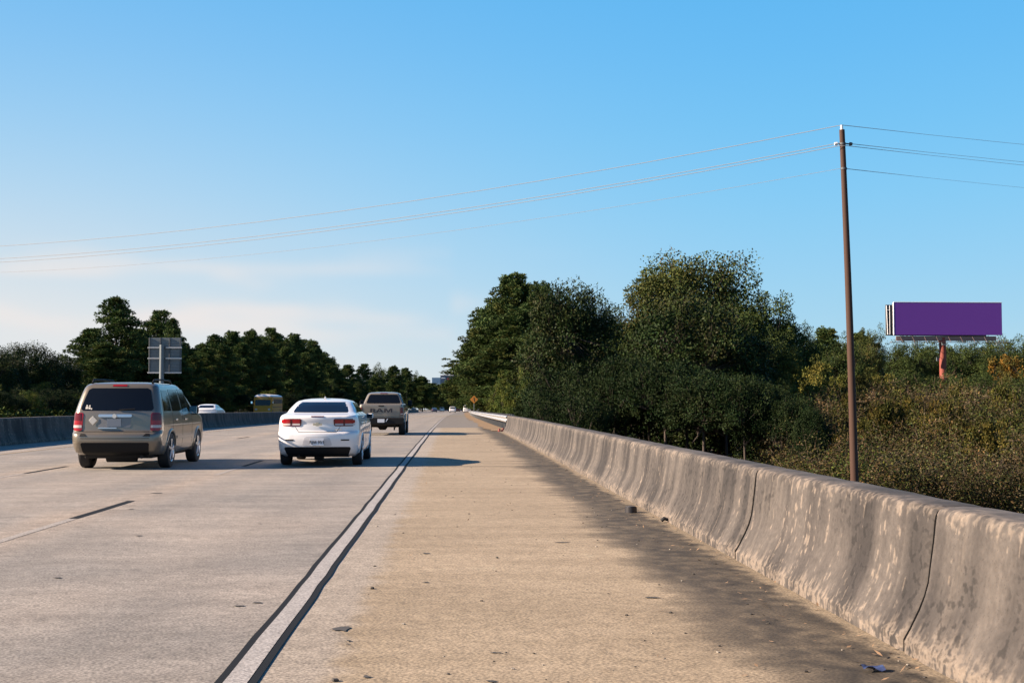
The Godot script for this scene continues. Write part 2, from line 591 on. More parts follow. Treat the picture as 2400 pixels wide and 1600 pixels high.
# ---------------------------------------------------------------- parapets
func parapet_segment(foot: float, face: float, high: float, d0: float, d1: float, shift: float) -> Geo:
	# face = +1: the sloping face looks to the left (right-hand parapet); -1: to the right
	var prof := [[0.0, -0.02], [0.0, 0.065], [0.012, 0.085], [0.035, 0.125], [0.085, 0.225], [0.115, 0.295], [0.138, 0.37], [0.15, 0.45], [0.168, 0.58], [0.183, 0.70], [0.19, 0.735], [0.203, 0.758], [0.225, 0.77], [0.33, 0.775], [0.46, 0.770], [0.486, 0.755], [0.492, 0.73], [0.498, -0.3]]
	var g := Geo.new()
	var rows: Array = []
	var uv: Array = []
	var uv2: Array = []
	var nz := noise(1.4, 81, 4)
	var nz2 := noise(5.0, 82, 3)
	var k := high / 0.775
	var d := d0
	var list: Array = [d0, d0 + 0.012]
	while d < d1 - 0.05:
		d += clampf(0.02 * absf(d), 0.1, 0.6)
		if d < d1 - 0.05: list.append(d)
	list.append(d1 - 0.012)
	list.append(d1)
	for i in list.size():
		var dd: float = list[i]
		var row: Array = []
		var r1: Array = []
		var r2: Array = []
		var along := 0.0
		var nick := 0.010 if (i == 0 or i == list.size() - 1) else 0.0
		for q in prof.size():
			if q > 0: along += Vector2(prof[q][0] - prof[q - 1][0], prof[q][1] - prof[q - 1][1]).length()
			var rough: float = 0.006 * nz.get_noise_2d(dd, prof[q][1] * 2.0) + 0.0022 * nz2.get_noise_2d(dd, prof[q][1] * 6.0)
			if q >= 9 and q <= 13: rough += 0.005 * nz2.get_noise_2d(dd * 1.7, 30.0)
			var x: float = prof[q][0] + rough + nick
			var y: float = prof[q][1] * k + (rough - nick if prof[q][1] > 0.6 else 0.0)
			row.append(on_road(foot + face * x, dd, y))
			r1.append(Vector2(dd, along) / 2.4)
			r2.append(Vector2((dd + shift) / 24.0, 1.0 - minf(along, 1.27) / 1.27))
		rows.append(row); uv.append(r1); uv2.append(r2)
	g.grid(rows, face < 0.0, uv, uv2)
	# end faces
	for e in [0, rows.size() - 1]:
		var mid: Vector3 = on_road(foot + face * 0.35, list[e], 0.3)
		for q in prof.size() - 1:
			var i0 := g.v.size()
			g.tri(mid, rows[e][q], rows[e][q + 1], Vector3(0, 0, 1) if e == 0 else Vector3(0, 0, -1))
			for w in 3:
				g.t.append(Vector2(g.v[i0 + w].x, g.v[i0 + w].y) / 2.4)
				g.t2.append(Vector2(0.3, 0.5))
	return g
func build_parapets():
	var b := base("parapet", Vector3.ZERO)
	tag(b, "long weathered concrete bridge parapet with streaked sloping face beside the tan shoulder", "barrier")
	var cuts := [-6.0, 6.91, 11.03, 23.2, 35.5, 47.8, 60.5]
	for i in cuts.size() - 1:
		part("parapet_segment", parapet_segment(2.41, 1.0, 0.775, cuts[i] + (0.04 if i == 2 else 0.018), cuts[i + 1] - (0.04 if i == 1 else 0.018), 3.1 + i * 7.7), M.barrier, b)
		if i > 0:
			# perished sealant standing back in the joint
			part("joint_sealant", parapet_segment(2.41 + 0.022, 1.0, 0.755, cuts[i] - 0.07, cuts[i] + 0.07, 0.0), M.tar, b)
	var m := base("median_barrier", Vector3.ZERO)
	tag(m, "long grey concrete median barrier in shade dividing the two carriageways", "barrier")
	var c := 5.0
	while c < 420.0:
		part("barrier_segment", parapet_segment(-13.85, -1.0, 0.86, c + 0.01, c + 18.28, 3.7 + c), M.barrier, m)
		c += 18.29

func build_guardrail():
	var b := base("guardrail", Vector3.ZERO)
	tag(b, "galvanised steel guardrail on posts running on from the concrete parapet end", "guardrail")
	var d := 60.6
	var n := 0
	var post_mesh: Mesh
	var block_mesh: Mesh
	var g := Geo.new()
	g.box(Vector3(0, 0.28, 0), Vector3(0.15, 1.1, 0.10))
	post_mesh = g.mesh()
	g = Geo.new()
	g.box(Vector3(0, 0, 0), Vector3(0.18, 0.34, 0.14))
	block_mesh = g.mesh()
	while d < 236.0:
		var w := 0.10 + 0.0 * n
		# corrugated beam, one panel of 3.81 m
		var rows: Array = []
		for e in [d, d + 3.86]:
			var row: Array = []
			for q in [[0.0, 0.44], [-0.05, 0.46], [-0.083, 0.50], [-0.083, 0.53], [-0.03, 0.575], [-0.0, 0.60], [-0.0, 0.61], [-0.03, 0.635], [-0.083, 0.68], [-0.083, 0.71], [-0.05, 0.75], [0.0, 0.77]]:
				row.append(on_road(2.62 + q[0] + (0.006 if e > d else 0.0), e, q[1]))
			rows.append(row)
		g = Geo.new()
		g.grid(rows)
		part("rail_panel", g, M.steel, b)
		for k in 2:
			var dd := d + 0.5 + 1.905 * k
			var p := part("post", post_mesh, M.dark_galv, b)
			p.position = on_road(2.88, dd)
			var q := part("spacer_block", block_mesh, M.wood, b)
			q.position = on_road(2.72, dd, 0.61)
		d += 3.81
		n += 1

# ---------------------------------------------------------------- vegetation
func rnd_dir() -> Vector3:
	var z := R.randf_range(-1.0, 1.0)
	var a := R.randf() * TAU
	var s := sqrt(1.0 - z * z)
	return Vector3(s * cos(a), z, s * sin(a))
func tint(c: Array, spread: float) -> Color:
	var k := 1.0 + R.randf_range(-spread, spread)
	var w := R.randf_range(-spread, spread) * 0.35
	return Color(c[0] * k * (1.0 + w), c[1] * k, c[2] * k * (1.0 - w))
func limb(g: Geo, a: Vector3, b: Vector3, r0: float, r1: float, sides := 5):
	var m := (a + b) * 0.5 + Vector3(R.randf_range(-0.06, 0.06), R.randf_range(-0.08, 0.02), R.randf_range(-0.06, 0.06)) * a.distance_to(b)
	g.tube([a, m, b], [r0, (r0 + r1) * 0.5, r1], sides, false)
func pine(seed_n: int, high: float, reach: float, from: float, open: float) -> Array:     # [trunk, crown]
	R.seed = seed_n
	var wood := Geo.new()
	var crown := Geo.new()
	var bend := Vector3(R.randf_range(-0.5, 0.5), 0, R.randf_range(-0.5, 0.5))
	var pts: Array = []
	var rad: Array = []
	for i in 9:
		var t := i / 8.0
		pts.append(Vector3(0, high * t - 0.4, 0) + bend * sin(t * 2.6))
		rad.append(lerpf(0.30, 0.05, t))
	wood.tube(pts, rad, 8, true)
	var count := int(92 * (1.0 - open * 0.3))
	for i in count:
		var t: float = lerpf(from, 0.985, pow((i + R.randf() * 0.6) / count, 0.92))
		var az := i * 2.399 + R.randf_range(-0.5, 0.5)
		var f := (t - from) / (1.0 - from)
		var shape := pow(sin(clampf(0.30 + f * 0.70, 0.0, 1.0) * PI), 0.75)
		var ln := reach * maxf(shape, 0.16) * R.randf_range(0.55, 1.1)
		var root := Vector3(0, high * t - 0.4, 0) + bend * sin(t * 2.6)
		var rise := lerpf(-0.05, 0.65, f) + R.randf_range(-0.15, 0.2)
		var dir := Vector3(cos(az), rise, sin(az)).normalized()
		var tip := root + dir * ln
		limb(wood, root, tip, 0.075 * (1.2 - f), 0.02)
		var puffs := 2 + int(ln * (1.25 - open * 0.5))
		for k in puffs:
			var u := lerpf(0.32, 1.03, (k + R.randf()) / puffs)
			var mid := root.lerp(tip, u) + rnd_dir() * 0.42 * (0.4 + u)
			var pr := R.randf_range(0.5, 0.95) * (0.85 + 0.3 * (1.0 - f))
			var shade: Array = [0.058, 0.088, 0.030]
			if R.randf() < 0.18: shade = [0.088, 0.102, 0.032]
			var tone := R.randf_range(0.7, 1.25)
			for q in int(26 + pr * 22):
				var out := rnd_dir()
				out.y = out.y * 0.75 + 0.15
				out = out.normalized()
				var p := mid + out * pr * pow(R.randf(), 0.45) * Vector3(1.0, 0.75, 1.0)
				var axis := (out + Vector3(0, 0.5, 0) + dir * 0.3).normalized()
				var col := tint([shade[0] * tone, shade[1] * tone, shade[2] * tone], 0.25)
				for s in 4:
					var spread := (axis + rnd_dir() * 0.75).normalized()
					crown.leaf(p - spread * 0.08, spread, (out + rnd_dir() * 0.7).normalized(), R.randf_range(0.30, 0.46), 0.13, col)
	return [wood.mesh(), crown.mesh()]
func broadleaf(seed_n: int, high: float, reach: float, lumps: int, leaves: int, ll: float, lw: float, colours: Array, low := 0.28, fullness := 0.75) -> Array:
	R.seed = seed_n
	var wood := Geo.new()
	var crown := Geo.new()
	var fork := high * low
	wood.tube([Vector3(0, -0.4, 0), Vector3(0.05, fork * 0.5, 0), Vector3(0, fork, 0.05), Vector3(0.1, high * 0.62, 0)], [high * 0.022, high * 0.018, high * 0.015, high * 0.006], 8, true)
	var mids: Array = []
	var nz := noise(1.0, seed_n, 2)
	for k in 6:
		var a := k * 2.4 + R.randf()
		var p := Vector3(cos(a) * reach * 0.42, lerpf(high * 0.45, high * 0.72, R.randf()), sin(a) * reach * 0.42)
		limb(wood, Vector3(0, fork * R.randf_range(0.8, 1.15), 0), p, high * 0.009, high * 0.005)
		mids.append(p)
	for i in lumps:
		var dir := rnd_dir()
		var rr := pow(R.randf(), 0.33) * (1.0 if i % 3 else fullness) * (1.0 + 0.42 * nz.get_noise_3dv(dir * 1.15))
		var cy := lerpf(fork, high, 0.52)
		var p := Vector3(dir.x * reach * rr, cy + dir.y * (high - fork) * 0.5 * rr, dir.z * reach * rr)
		if dir.y < 0.0: p = Vector3(p.x * 1.02, p.y, p.z * 1.02)
		else:
			p.x *= 0.93; p.z *= 0.93
		var near: Vector3 = mids[0]
		for m in mids:
			if m.distance_squared_to(p) < near.distance_squared_to(p): near = m
		if near.distance_to(p) < reach: limb(wood, near, p, high * 0.0035, 0.012, 4)
		var pr := R.randf_range(0.6, 1.3) * reach * 0.17
		var hue: Array = colours[R.randi() % colours.size()]
		var tone := R.randf_range(0.75, 1.25)
		for q in leaves:
			var out := rnd_dir()
			var at := p + out * pr * pow(R.randf(), 0.4) * Vector3(1.1, 0.8, 1.1)
			var d2 := (out + rnd_dir() * 0.8 - Vector3(0, 0.25, 0)).normalized()
			crown.leaf(at, d2, (Vector3(0, 0.5, 0) + rnd_dir() * 0.7 + out).normalized(), ll * R.randf_range(0.7, 1.25), lw * R.randf_range(0.8, 1.2), tint([hue[0] * tone, hue[1] * tone, hue[2] * tone], 0.28))
	return [wood.mesh(), crown.mesh()]
func brush_clump(seed_n: int, colours: Array, twigs: int, leaves: int) -> Mesh:
	R.seed = seed_n
	var g := Geo.new()
	for i in twigs:
		var a := R.randf() * TAU
		var r := R.randf() * 0.9
		var p := Vector3(cos(a) * r, 0.0, sin(a) * r)
		var lean := Vector3(cos(a) * 0.35 + R.randf_range(-0.3, 0.3), 1.0, sin(a) * 0.35 + R.randf_range(-0.3, 0.3)).normalized()
		var ln := R.randf_range(2.2, 4.9)
		var grey := R.randf_range(0.6, 1.2)
		var wood := Color(0.10 * grey, 0.078 * grey, 0.06 * grey)
		for s in 3:
			g.leaf(p, lean, rnd_dir(), ln * 0.42, 0.02, wood)
			p += lean * ln * 0.33
			lean = (lean + rnd_dir() * 0.28).normalized()
			# side twigs
			for k in 3:
				g.leaf(p, (lean + rnd_dir() * 1.1).normalized(), rnd_dir(), R.randf_range(0.35, 0.8), 0.013, wood)
		var hue: Array = colours[R.randi() % colours.size()]
		for k in leaves:
			var at := p + rnd_dir() * Vector3(0.55, 0.6, 0.55) * pow(R.randf(), 0.5) - Vector3(0, pow(R.randf(), 1.6) * ln * 0.85, 0) + Vector3(R.randf_range(-0.3, 0.3), 0, R.randf_range(-0.3, 0.3))
			var use: Array = hue if R.randf() < 0.7 else colours[R.randi() % colours.size()]
			g.leaf(at, rnd_dir(), (rnd_dir() + Vector3(0, 0.5, 0)).normalized(), R.randf_range(0.08, 0.15), R.randf_range(0.05, 0.085), tint(use, 0.5))
	return g.mesh()
var kinds := {}
func plant_protos():
	kinds.pine = [pine(1, 20.0, 5.4, 0.16, 0.0), pine(2, 20.0, 5.0, 0.22, 0.25), pine(3, 18.0, 4.6, 0.2, 0.9), pine(4, 20.0, 5.6, 0.12, 0.1)]
	var green: Array = [[0.038, 0.056, 0.018], [0.048, 0.066, 0.020], [0.032, 0.050, 0.019]]
	var turning: Array = [[0.070, 0.082, 0.024], [0.055, 0.074, 0.023], [0.070, 0.074, 0.024], [0.056, 0.072, 0.025], [0.048, 0.066, 0.021], [0.078, 0.062, 0.022]]
	kinds.oak = [broadleaf(11, 16.0, 6.5, 400, 125, 0.25, 0.15, turning), broadleaf(12, 14.0, 5.5, 360, 120, 0.25, 0.15, green, 0.12), broadleaf(13, 15.0, 5.5, 340, 110, 0.25, 0.15, turning, 0.12)]
	kinds.yellow = [broadleaf(14, 9.0, 4.2, 150, 140, 0.24, 0.15, [[0.15, 0.085, 0.018], [0.11, 0.08, 0.02], [0.07, 0.065, 0.02]], 0.15)]
	kinds.olive = [broadleaf(15, 7.0, 3.4, 150, 140, 0.24, 0.14, [[0.088, 0.092, 0.022], [0.068, 0.080, 0.022], [0.105, 0.096, 0.024]], 0.12)]
	var deep: Array = [[0.017, 0.031, 0.010], [0.021, 0.035, 0.011], [0.026, 0.038, 0.012], [0.019, 0.032, 0.011], [0.017, 0.031, 0.010], [0.030, 0.034, 0.013]]
	kinds.magnolia = [broadleaf(21, 12.0, 4.8, 480, 140, 0.23, 0.11, deep, 0.04, 0.9), broadleaf(22, 11.0, 5.2, 480, 140, 0.23, 0.11, deep, 0.04, 0.9)]
	var privet: Array = [[0.011, 0.021, 0.008], [0.014, 0.025, 0.010], [0.019, 0.029, 0.011]]
	kinds.shrub = [broadleaf(31, 5.0, 3.0, 190, 150, 0.13, 0.07, privet, 0.0, 0.85), broadleaf(32, 5.5, 2.8, 190, 150, 0.13, 0.07, privet, 0.0, 0.85), broadleaf(33, 6.0, 3.0, 230, 140, 0.13, 0.07, privet, 0.58, 0.9), broadleaf(34, 6.0, 3.2, 230, 140, 0.13, 0.07, privet, 0.54, 0.9)]
	kinds.bright = [broadleaf(41, 5.0, 2.2, 150, 120, 0.15, 0.07, [[0.058, 0.085, 0.020], [0.044, 0.070, 0.019], [0.078, 0.092, 0.022]], 0.0)]
var tree_count := 0
func plant(kind: String, px: float, ytop: float, wide: float, d: float, called: String, label: String, category: String, group := "", variant := -1):
	# a plant seen at a photograph column, its top at a row, standing at depth d
	R.seed = 900 + tree_count * 7
	tree_count += 1
	var list: Array = kinds[kind]
	var p: Array = list[variant if variant >= 0 else R.randi() % list.size()]
	var x := side_at(px, d, ytop)
	var foot := ground_height(x - cx(d), d)
	var o := base(called, Vector3(x, foot, -d), R.randf() * TAU)
	var tall := high_at(ytop, d, px) - foot
	var box: AABB = p[1].get_aabb()
	var sy := tall / (box.position.y + box.size.y) * (1.0 if kind == "pine" else 1.05)
	var sx := (wide / FOCAL * d) / maxf(box.size.x, box.size.z) * (1.45 if kind == "pine" else 1.3)
	o.scale = Vector3(sx, sy, sx)
	part("trunk" if kind in ["pine", "oak", "magnolia", "yellow", "olive"] else "stem", p[0], M.bark, o)
	part("crown", p[1], M.pine if kind == "pine" else (M.glossy if kind == "magnolia" else (M.privet if kind == "shrub" else M.broad)), o)
	tag(o, label, category, group)
func build_plants():
	plant_protos()
	# right of the road, behind the guardrail
	for a in [[1205, 634, 190, 200, 0], [1272, 655, 150, 196, 3], [1135, 735, 150, 208, 3], [1112, 812, 150, 226, 1], [1225, 720, 200, 190, 0], [1290, 740, 160, 180, 3], [1160, 800, 160, 186, 0], [1165, 690, 150, 212, 1]]:
		plant("pine", a[0], a[1], a[2], a[3], "pine_tree", "tallest dense pine of the clump behind the diamond signs" if a[1] == 634 else "lower dense pine crowding the tallest pine behind the diamond signs", "tree", "pines behind the guardrail", a[4])
	plant("magnolia", 1335, 655, 250, 112, "magnolia_tree", "dark glossy magnolia tree between the pine clump and the spreading oak", "tree", "", 0)
	plant("magnolia", 1640, 688, 330, 96, "magnolia_tree", "broad dark glossy magnolia tree in front of the tall autumn tinged oak", "tree", "", 1)
	plant("oak", 1625, 594, 330, 138, "oak_tree", "tallest spreading oak with leaves turning yellow green, behind the magnolia", "tree", "", 0)
	plant("oak", 1500, 668, 190, 142, "oak_tree", "smaller thin-leaved oak between the two dark magnolia trees", "tree", "", 2)
	plant("oak", 1765, 655, 230, 132, "oak_tree", "dark rounded oak on the pole side of the tallest oak", "tree", "", 1)
	for a in [[1415, 700, 190, 126], [1560, 712, 220, 122], [1715, 722, 210, 118], [1300, 740, 170, 124], [1810, 770, 150, 122]]:
		plant("oak", a[0], a[1], a[2], a[3], "background_oak", "dark oak filling the gap behind the glossy magnolia trees", "tree", "oaks behind the magnolias", 1)
	plant("oak", 1850, 740, 170, 140, "oak_tree", "low dark oak beside the big oaks towards the utility pole", "tree", "", 1)
	plant("pine", 1935, 760, 130, 190, "pine_tree", "round topped pine just left of the wooden utility pole", "tree", "", 3)
	plant("pine", 2010, 775, 110, 195, "pine_tree", "dark pine partly hidden behind the wooden utility pole", "tree", "", 1)
	plant("oak", 2042, 765, 85, 168, "oak_tree", "tall narrow oak beside the end of the purple billboard", "tree", "", 2)
	for a in [[2150, 800, 130, 200, 1], [2215, 815, 150, 215, 2], [2290, 808, 150, 225, 1], [2350, 800, 130, 220, 2], [2420, 795, 140, 215, 1], [1890, 770, 100, 200, 1], [1820, 765, 150, 160, 1], [1985, 792, 130, 150, 1], [2115, 798, 130, 185, 1], [2185, 806, 140, 190, 1], [2260, 802, 140, 205, 1], [2320, 806, 140, 200, 1], [2385, 800, 140, 210, 1]]:
		plant("oak", a[0], a[1] - 10, a[2], a[3], "background_tree", "green tree in the wood behind the billboard post", "tree", "trees behind the billboard", a[4])
	plant("yellow", 2385, 838, 120, 150, "autumn_tree", "orange yellow autumn tree right of the billboard post", "tree")
	for a in [[1850, 838, 100, 118], [1925, 838, 100, 112], [1985, 868, 90, 106], [1830, 880, 90, 100], [2060, 868, 110, 118], [1900, 890, 120, 96]]:
		plant("olive", a[0], a[1], a[2], a[3], "young_tree", "low olive green young tree at the back of the brown thicket", "tree", "young trees behind the thicket")
	for a in [[2130, 850, 130, 120], [2230, 862, 130, 126], [2310, 860, 120, 122], [2400, 872, 110, 116]]:
		plant("oak", a[0], a[1], a[2], a[3], "understory_tree", "dark low tree under the billboard behind the brown thicket", "tree", "low trees under the billboard", 1)
	for a in [[1280, 838, 170, 88, 0], [1375, 850, 170, 84, 1], [1465, 826, 190, 84, 2], [1560, 850, 190, 80, 3], [1650, 872, 200, 76, 2], [1745, 885, 170, 74, 3], [1290, 900, 150, 78, 1], [1370, 905, 150, 76, 0], [1440, 880, 150, 82, 3], [1520, 870, 180, 86, 2], [1610, 865, 180, 86, 3], [1700, 875, 190, 84, 2], [1800, 905, 150, 76, 3], [1860, 925, 130, 72, 2], [1900, 960, 90, 64, 3], [1255, 925, 90, 74, 0], [1390, 880, 170, 98, 0], [1490, 885, 180, 98, 1], [1590, 885, 180, 97, 0], [1690, 890, 180, 95, 1], [1790, 895, 170, 92, 0], [1860, 910, 120, 88, 1]]:
		plant("shrub", a[0], a[1], a[2], a[3], "evergreen_shrub", "dark small-leaved evergreen shrub massed behind the concrete parapet", "shrub", "shrubs behind the parapet", a[4])
	for a in [[1232, 868, 60, 92], [1195, 872, 80, 128], [1150, 905, 60, 190], [1210, 900, 80, 112], [1172, 890, 70, 150]]:
		plant("bright", a[0], a[1], a[2], a[3], "young_shrub", "bright green young shrub growing just behind the guardrail", "shrub", "bright shrubs behind the guardrail")
	# left, beyond the far carriageway: the trees stand about 42 m off
	var lx := -42.0
	for a in [[70, 805, 170, 1], [135, 830, 130, 0], [15, 830, 120, 0], [-40, 815, 150, 1]]:
		plant("magnolia", a[0], a[1], a[2], lx * FOCAL / (a[0] - VPX), "magnolia_tree", "dark glossy broadleaf tree above the vines beyond the median barrier", "tree", "broadleaf trees beyond the median", a[3])
	for a in [[270, 692, 150, 0.0, 2], [210, 765, 130, -2.0, 2], [368, 722, 125, -3.0, 2], [318, 765, 120, 1.0, 1], [405, 742, 70, 3.0, 2], [240, 800, 150, 3.0, 1], [350, 800, 150, 3.0, 0]]:
		plant("pine", a[0], a[1], a[2], (lx + a[3]) * FOCAL / (a[0] - VPX), "pine_tree", "tallest open pine of those near the grey sign back" if a[1] == 692 else ("open pine standing directly behind the grey sign back" if a[1] == 722 else "lower pine crowded round the tallest pine near the sign back"), "tree", "pines behind the sign back", a[4])
	R.seed = 5
	var outline := [[430, 800], [470, 800], [505, 780], [545, 772], [590, 768], [640, 764], [690, 778], [730, 792], [755, 822]]
	for row in 3:
		for i in outline.size():
			var o: Array = outline[i]
			var px: float = o[0] + [0.0, -18.0, 14.0][row]
			var xx: float = lx + [0.0, 6.0, -9.0][row]
			plant("pine", px, o[1] + [0.0, 32.0, 14.0][row], 104.0 - 4.0 * i, xx * FOCAL / (px - VPX), "pine_tree", "dark pine in the dense wood lining the far carriageway", "tree", "pines lining the far carriageway")
	for row in 2:
		for i in 22:
			var px := -20.0 + i * 37.0 + row * 17.0
			plant("shrub" if (i + row) % 3 else "bright", px, 905.0 + 8.0 * sin(i * 1.7) + row * 14.0, 75.0, (-37.0 + row * 2.5) * FOCAL / (px - VPX), "undergrowth_shrub", "dark undergrowth shrub below the trees beyond the median", "shrub", "undergrowth beyond the median")
	for a in [[785, 856, 60, 430], [815, 852, 64, 460], [850, 850, 62, 500], [885, 852, 62, 530], [920, 854, 60, 560], [950, 860, 52, 620], [975, 870, 42, 700], [995, 888, 36, 800], [1012, 898, 34, 900], [1030, 906, 34, 980], [800, 884, 60, 400], [840, 880, 60, 440], [880, 882, 60, 480], [920, 884, 56, 520], [955, 890, 46, 580], [985, 900, 40, 680], [770, 850, 50, 400], [765, 880, 60, 370]]:
		plant("pine" if int(a[0]) % 3 else "oak", a[0], a[1], a[2], a[3], "distant_tree", "distant dark tree where the far carriageway narrows away", "tree", "distant trees on the far side", -1 if int(a[0]) % 3 else 1)
	for a in [[990, 880, 60, 560], [1012, 896, 60, 600], [1035, 900, 60, 640], [1052, 904, 50, 680], [1052, 910, 40, 900], [1070, 905, 44, 760], [1090, 890, 50, 560], [1105, 880, 60, 450], [1125, 870, 70, 360], [1062, 922, 40, 620], [1040, 920, 36, 1050], [1085, 918, 44, 500]]:
		plant("pine", a[0], a[1], a[2], a[3], "distant_pine", "distant dark pine closing the end of the road on the right", "tree", "distant pines on the near side")
	# the brown thicket round the pole: nobody could count its stems
	var brown: Array = [[0.072, 0.056, 0.031], [0.054, 0.053, 0.023], [0.042, 0.051, 0.018], [0.088, 0.069, 0.040], [0.060, 0.049, 0.029], [0.050, 0.058, 0.021]]
	var fresh: Array = [[0.080, 0.105, 0.026], [0.060, 0.085, 0.024], [0.085, 0.078, 0.034]]
	var b := base("thicket", Vector3.ZERO)
	tag(b, "brown and green tangled thicket of thin stems around the utility pole", "thicket", "", "stuff")
	var heave := noise(0.16, 48, 3)
	var spots: Array = []
	R.seed = 44
	for i in 760:
		var d := 52.5 + 52.0 * pow(R.randf(), 1.2)
		var px := R.randf_range(1800.0, 2520.0)
		var x := side_at(px, d)
		if px < 1885.0 + maxf(0.0, 82.0 - d) * 3.6: continue
		if x < 7.0: continue
		spots.append([x, d])
	for v in 3:
		var mm := MultiMesh.new()
		mm.transform_format = MultiMesh.TRANSFORM_3D
		mm.use_colors = true
		mm.mesh = brush_clump(60 + v, fresh if v == 2 else brown, 24, 150)
		var mine: Array = []
		for i in spots.size():
			if (i % 7 in [0, 2, 4]) == (v == 0) and (i % 7 == 6) == (v == 2): mine.append(spots[i])
		mm.instance_count = mine.size()
		for i in mine.size():
			var x: float = mine[i][0]
			var d: float = mine[i][1]
			var foot := ground_height(x, d)
			var top := high_at(908.0 + 160.0 * pow(clampf((88.0 - d) / 36.0, 0.0, 1.0), 1.1), d) + R.randf_range(-1.0, 0.5) + 2.4 * heave.get_noise_2d(x, d)
			var s := (top - foot) / 5.2
			var k := R.randf_range(0.45, 1.25) * (1.0 + 0.8 * heave.get_noise_2d(x * 1.5 + 60.0, d))
			var w := R.randf_range(-0.04, 0.14)
			mm.set_instance_color(i, Color(k * (1.0 + w), k, k * (1.0 - w)))
			mm.set_instance_transform(i, Transform3D(Basis(Vector3.UP, R.randf() * TAU).scaled(Vector3(s * 0.9 + 0.25, s, s * 0.9 + 0.25)), Vector3(x, foot, -d)))
		var o := MultiMeshInstance3D.new()
		o.name = ["brown_brush", "dry_brush", "green_brush"][v]
		o.multimesh = mm
		o.material_override = M.broad
		b.add_child(o, true)
	# greener bushes and suckers standing up through it
	R.seed = 49
	var mm2 := MultiMesh.new()
	mm2.transform_format = MultiMesh.TRANSFORM_3D
	mm2.use_colors = true
	mm2.mesh = kinds.olive[0][1]
	mm2.instance_count = 26
	for i in 26:
		var d := R.randf_range(56.0, 100.0)
		var x := side_at(R.randf_range(1880.0, 2480.0), d)
		var foot := ground_height(x, d)
		var top := high_at(905.0 + 160.0 * pow(clampf((88.0 - d) / 36.0, 0.0, 1.0), 1.1), d) + R.randf_range(-0.4, 0.7) + 2.4 * heave.get_noise_2d(x, d)
		var k := R.randf_range(0.4, 0.8)
		var w := R.randf_range(-0.05, 0.25)
		mm2.set_instance_color(i, Color(k * (1.0 + w), k, k))
		mm2.set_instance_transform(i, Transform3D(Basis(Vector3.UP, R.randf() * TAU).scaled(Vector3(0.42, (top - foot) / 7.6, 0.42)), Vector3(x, foot, -d)))
	var o2 := MultiMeshInstance3D.new()
	o2.name = "leafy_bushes"
	o2.multimesh = mm2
	o2.material_override = M.broad
	b.add_child(o2, true)
	# vines sprawling over the bank behind the median barrier
	R.seed = 45
	var g := Geo.new()
	var nz := noise(0.25, 46, 3)
	for i in 16000:
		var d := R.randf_range(88.0, 150.0)
		var x := R.randf_range(-40.0, -32.0)
		var h := 0.7 + 1.5 * ss(-32.0, -38.0, x) + 0.9 * nz.get_noise_2d(x, d * 0.5)
		g.leaf(Vector3(x, gy(d) + h - 0.4 * pow(R.randf(), 2.0), -d), rnd_dir(), (Vector3(0, 1, 0) + rnd_dir() * 0.6).normalized(), R.randf_range(0.2, 0.34), 0.2, tint([0.042, 0.060, 0.016], 0.35))
	tag(part("vine_cover", g, M.broad), "green vines sprawling along the bank beyond the median barrier", "vines", "", "stuff")

